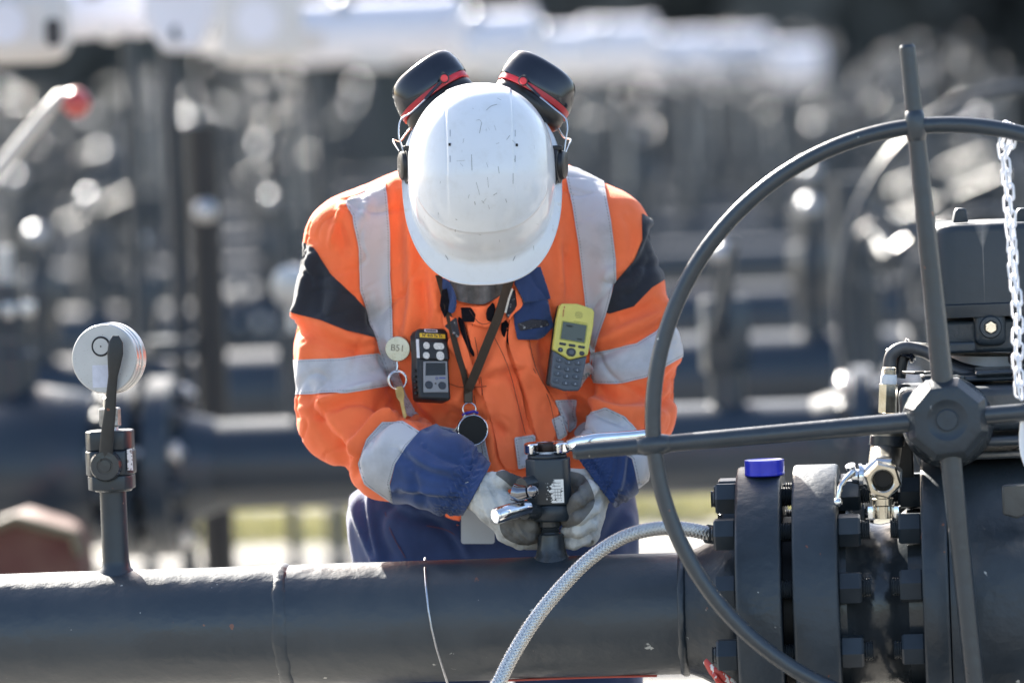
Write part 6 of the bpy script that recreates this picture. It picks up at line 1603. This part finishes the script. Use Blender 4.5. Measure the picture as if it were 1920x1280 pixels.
slab('screen', [(-W3*.58, -H3*.34), (-W3*.52, H3*.02), (W3*.68, H3*.05), (W3*.66, -H3*.30)], .0130, .0137, mat('dark_lcd', (.02, .021, .022), .12, 0, .5, .1, 50), gd, 0)
for x in (-.40, .42): slab('button', [(a+W3*x, b-H3*.60) for a, b in rrect(.0125, .0115, .0055)], .0128, .0146, kb, gd, .001)
m = MB(); m.cyl(lp(W3*.02, -H3*.55, .0128), lp(W3*.02, -H3*.55, .0136), .0014, n=10); m.build('indicator', mt_ink, gd)
m = MB(); m.torus(lp(W3*.10, -H3*.40, .0136), un, .0016, .0004, 20, 6); m.prism(rrect(.010, .0018, .0004), lp(W3*.45, -H3*.385, .0133), ux, uz, un*.0003); m.build('blue_print', mat('blue_ink', (.03, .05, .25), .5), gd)
mt_sens = mat('sensor_mesh', (.62, .62, .60), .6, .3, .4, .3, 500, .6, 700, .001)
for x, y, w_, h_ in ((-.46, .50, .0105, .0105), (.30, .50, .017, .010), (-.50, .22, .0105, .0105), (.36, .23, .0125, .0135)):
    slab('sensor', [(a+W3*x, b+H3*y) for a, b in rrect(w_, h_, min(w_, h_)*.47)], .0146, .0153, mt_sens, gd, .0003)
slab('yellow_label', [(a, b+H3*.80) for a, b in rrect(.041, .0062, .0005)], .0108, .0116, mat('yellow_label', (.75, .50, .03), .5), gd, 0)
text_part('label_text', 'N° 015 Ya Tr.', .0058, lp(0, H3*.80, .0118), ux, uz, mt_ink, gd, bold=True)
slab('top_sticker', [(a-.002, b+H3*.945) for a, b in rrect(.021, .0042, .0004)], .0106, .0112, mat('lilac_label', (.6, .55, .68), .5), gd, 0)
slab('top_sticker_window', [(a-.002, b+H3*.945) for a, b in rrect(.017, .0022, .0003)], .0110, .0115, mt_ink, gd, 0)
slab('side_sticker', [(a-W3*.93, b+H3*.42) for a, b in rrect(.0045, .028, .0005)], .0106, .0114, mat('white_label', (.7, .7, .75), .5), gd, 0)
m = MB()
for k in range(5): m.box(lp(-W3*1.02, -H3*(.15+.16*k), .0), (.003, .02, .004), Matrix.Rotation(R(9), 3, 'Y'))
m.build('side_grip', M_black_sat, gd, bevel=.001)
m = MB(); m.box(lp(0, 0, -.018), (.02, .012, .05)); m.build('belt_clip', M_steel, gd, bevel=.002)

# ---- round tag, ring and key
t = thing('key_tag', 'round metal tag stamped B51 with split ring and key, left of the gas detector', 'key tag', ray(746, 653)[0])
hh = ray(746, 653)[0]+Vector((0, -.016, 0)); nn = Vector((-.12, -1, .05)).normalized()
M_tag = mat('worn_silver_tag', (.44, .42, .35), .3, 1, .5, .2, 45, .3, 60, .001, rvar=.08)
m = MB(); m.lathe(hh, nn, [(M(23), -.003), (M(24), -.002), (M(24), .0005), (M(23), .0012), (.0003, .0014)], 48); m.build('disc', M_tag, t)
m = MB(); m.cyl(hh-nn*.003, ray(746, 653)[0], .004, n=10); m.build('pin', M_steel, t)
text_part('stamped_text', 'B51', .0135, hh+nn*.0016+Vector((0, 0, .001)), (1, -.12, -.12), (.12, 0, 1), mat('stamp_dark', (.12, .10, .08), .6), t)
yk = min(ray(746, y)[0].y for y in (690, 712, 740, 775))-.006
m = MB(); m.torus(P(745, 712, yk), (.1, -1, 0), M(17.5), .0013, 48, 8); m.torus(P(745.5, 713, yk-.0022), (.1, -1, .05), M(16.5), .0012, 48, 8); m.build('split_ring', M_steel, t)
m = MB(); m.tube([P(744, 678, yk), P(745, 686, yk-.001), P(744, 694, yk-.002), P(749, 697, yk-.003), P(740, 697, yk-.003)], .0013, 8); m.build('swivel', M_steel, t)
kd = (P(760, 785, yk)-P(748, 728, yk)).normalized(); kw = kd.cross(Vector((0, 1, 0))).normalized()
ko = P(748, 728, yk-.004)
kp = [(-.006, 0), (-.0035, -.003), (.0035, -.003), (.0065, 0), (.0062, .012), (.0035, .018), (.003, .021)]
for k in range(7): kp += [(.0042-.001*(k % 2), .022+k*.0032), (.0022, .0236+k*.0032)]
kp += [(0, .046), (-.0026, .043), (-.003, .02), (-.0062, .012)]
m = MB(); m.prism(kp, ko, kw, kd, (0, .0022, 0)); m.build('key', M_key, t, bevel=.0004)

# ---- lanyard, badge reel and card
ln = thing('lanyard', 'dark brown neck strap converging to a clasp above the black badge reel', 'lanyard', ray(876, 735)[0])
M_strap = mat('brown_strap', (.030, .018, .010), .6, 0, .4, .2, 60, .4, 900, .0006)
def ribbon(pts, w_, name, par, off=.006, twist=0, mt=None, sub=6, th=.0012):
    cs = catmull([ray(x, y)[0]+Vector((0, -f, 0)) for x, y, f in pts], sub)
    ys = [c.y for c in cs]
    # a strap under tension hangs straight: smooth its depth
    for _ in range(30): ys = [ys[0]]+[(ys[i-1]+ys[i]+ys[i+1])/3 for i in range(1, len(ys)-1)]+[ys[-1]]
    vs = []; fs = []; n = len(cs); cs = [Vector((c.x, yv, c.z)) for c, yv in zip(cs, ys)]
    for i, c in enumerate(cs):
        tn = (cs[min(i+1, n-1)]-cs[max(i-1, 0)]).normalized(); sd_ = tn.cross(Vector((math.sin(twist), -math.cos(twist), 0))).normalized()
        nn_ = sd_.cross(tn)
        for a, b in ((-1, -1), (1, -1), (1, 1), (-1, 1)): vs.append(c+sd_*(w_/2*a)+nn_*(th/2*b))
    for i in range(n-1):
        for k in range(4): k2 = (k+1) % 4; fs.append((i*4+k, i*4+k2, (i+1)*4+k2, (i+1)*4+k))
    fs += [(0, 1, 2, 3), tuple((n-1)*4+k for k in range(4))]
    m = MB(); m.add(vs, fs); return m.build(name, mt or M_strap, par, smooth=50)
ribbon([(962, 500, .035), (950, 540, .03), (935, 590, .024), (915, 640, .018), (895, 690, .014), (878, 730, .012)], .0135, 'strap', ln)
ribbon([(822, 515, .02), (835, 560, .02), (848, 620, .014), (858, 660, .012), (870, 700, .012), (877, 735, .012)], .0095, 'strap', ln, twist=.5)
m = MB(); m.tube([ray(957, 540)[0]+Vector((.003, -.034, 0)), ray(950, 560)[0]+Vector((.003, -.031, 0)), ray(944, 585)[0]+Vector((.003, -.027, 0))], .0016, 6); m.build('pale_cord', mat('pale_cord', (.55, .52, .48), .6), ln)
yb = ray(878, 745)[0].y-.013
m = MB(); m.box(P(878, 742, yb), (.0135, .005, .021), Matrix.Rotation(R(2), 3, 'Y')); m.build('clasp', mat('brown_clasp', (.035, .02, .012), .35), ln, bevel=.0015)
rl = thing('badge_reel', 'round black and chrome badge reel hanging below the lanyard clasp', 'badge reel', P(887, 805, yb))
m = MB(); m.torus(P(880, 767, yb-.002), (0, -1, .1), M(12.5), .0011, 36, 8); m.build('ring', M_steel, rl)
nn = Vector((.20, -1, .04)).normalized(); rc = P(886, 806, yb-.006)
m = MB(); m.lathe(rc, nn, [(M(27), -.010), (M(29), -.007), (M(29.3), -.0042)], 56); m.build('back_case', M_chrome, rl)
m = MB(); m.lathe(rc, nn, [(M(29), -.0045), (M(30.2), -.0035), (M(30.2), .0012), (M(29.2), .0028)], 56); m.build('body', M_black_gloss, rl)
m = MB(); m.torus(rc+nn*.0028, nn, M(28.6), .0009, 64, 8); m.build('chrome_rim', M_chrome, rl)
m = MB(); m.lathe(rc, nn, [(M(28.4), .0022), (M(28.2), .0030), (.0003, .0034)], 56); m.build('black_face', mat('matt_black', (.002, .002, .003), .5, 0, .3), rl)
m = MB(); m.tube([P(868, 778, yb-.004), P(876, 774, yb-.008), P(888, 771, yb-.008), P(896, 774, yb-.005)], .0022, 8); m.build('blue_band', mat('blue_rubber', (.02, .02, .3), .4), rl)
m = MB(); m.tube([P(874, 775, yb-.006), P(862, 795, yb-.008), P(853, 806, yb-.009), P(841, 819, yb-.010)], [.0022, .0016, .0013, .0008], 8); m.build('pen_clip', mat('gold_clip', (.5, .4, .3), .3, 1, .5), rl)
m = MB(); m.tube([P(884, 836, yb-.006), P(884, 846, yb-.007), P(883, 858, yb-.008)], [.0026, .0018, .0012], 8); m.torus(P(884, 846, yb-.007), (0, -1, 0), .0038, .001, 20, 6); m.build('cord_end', M_black_gloss, rl)
m = MB(); m.tube([P(883, 858, yb-.008), P(886, 880, yb-.004), P(893, 920, 8.40), P(896, 962, 8.42)], .0004, 5); m.build('cord', M_dark, rl)
cd = thing('badge_card', 'blank pale grey badge card hanging below the left cuff against the trousers', 'card', P(894, 990, 8.40))
oc = P(895, 985, 8.415); cx_ = (P(896, 985, 8.415)-oc); cy_ = (P(895, 984, 8.415)-oc)
m = MB(); m.prism([(x+1, y) for x, y in rrect(63, 68, 5)], oc, cx_, cy_, (0, .0012, 0)); m.build('card', mat('card_plastic', (.58, .58, .58), .35, 0, .5, .04, 20), cd)
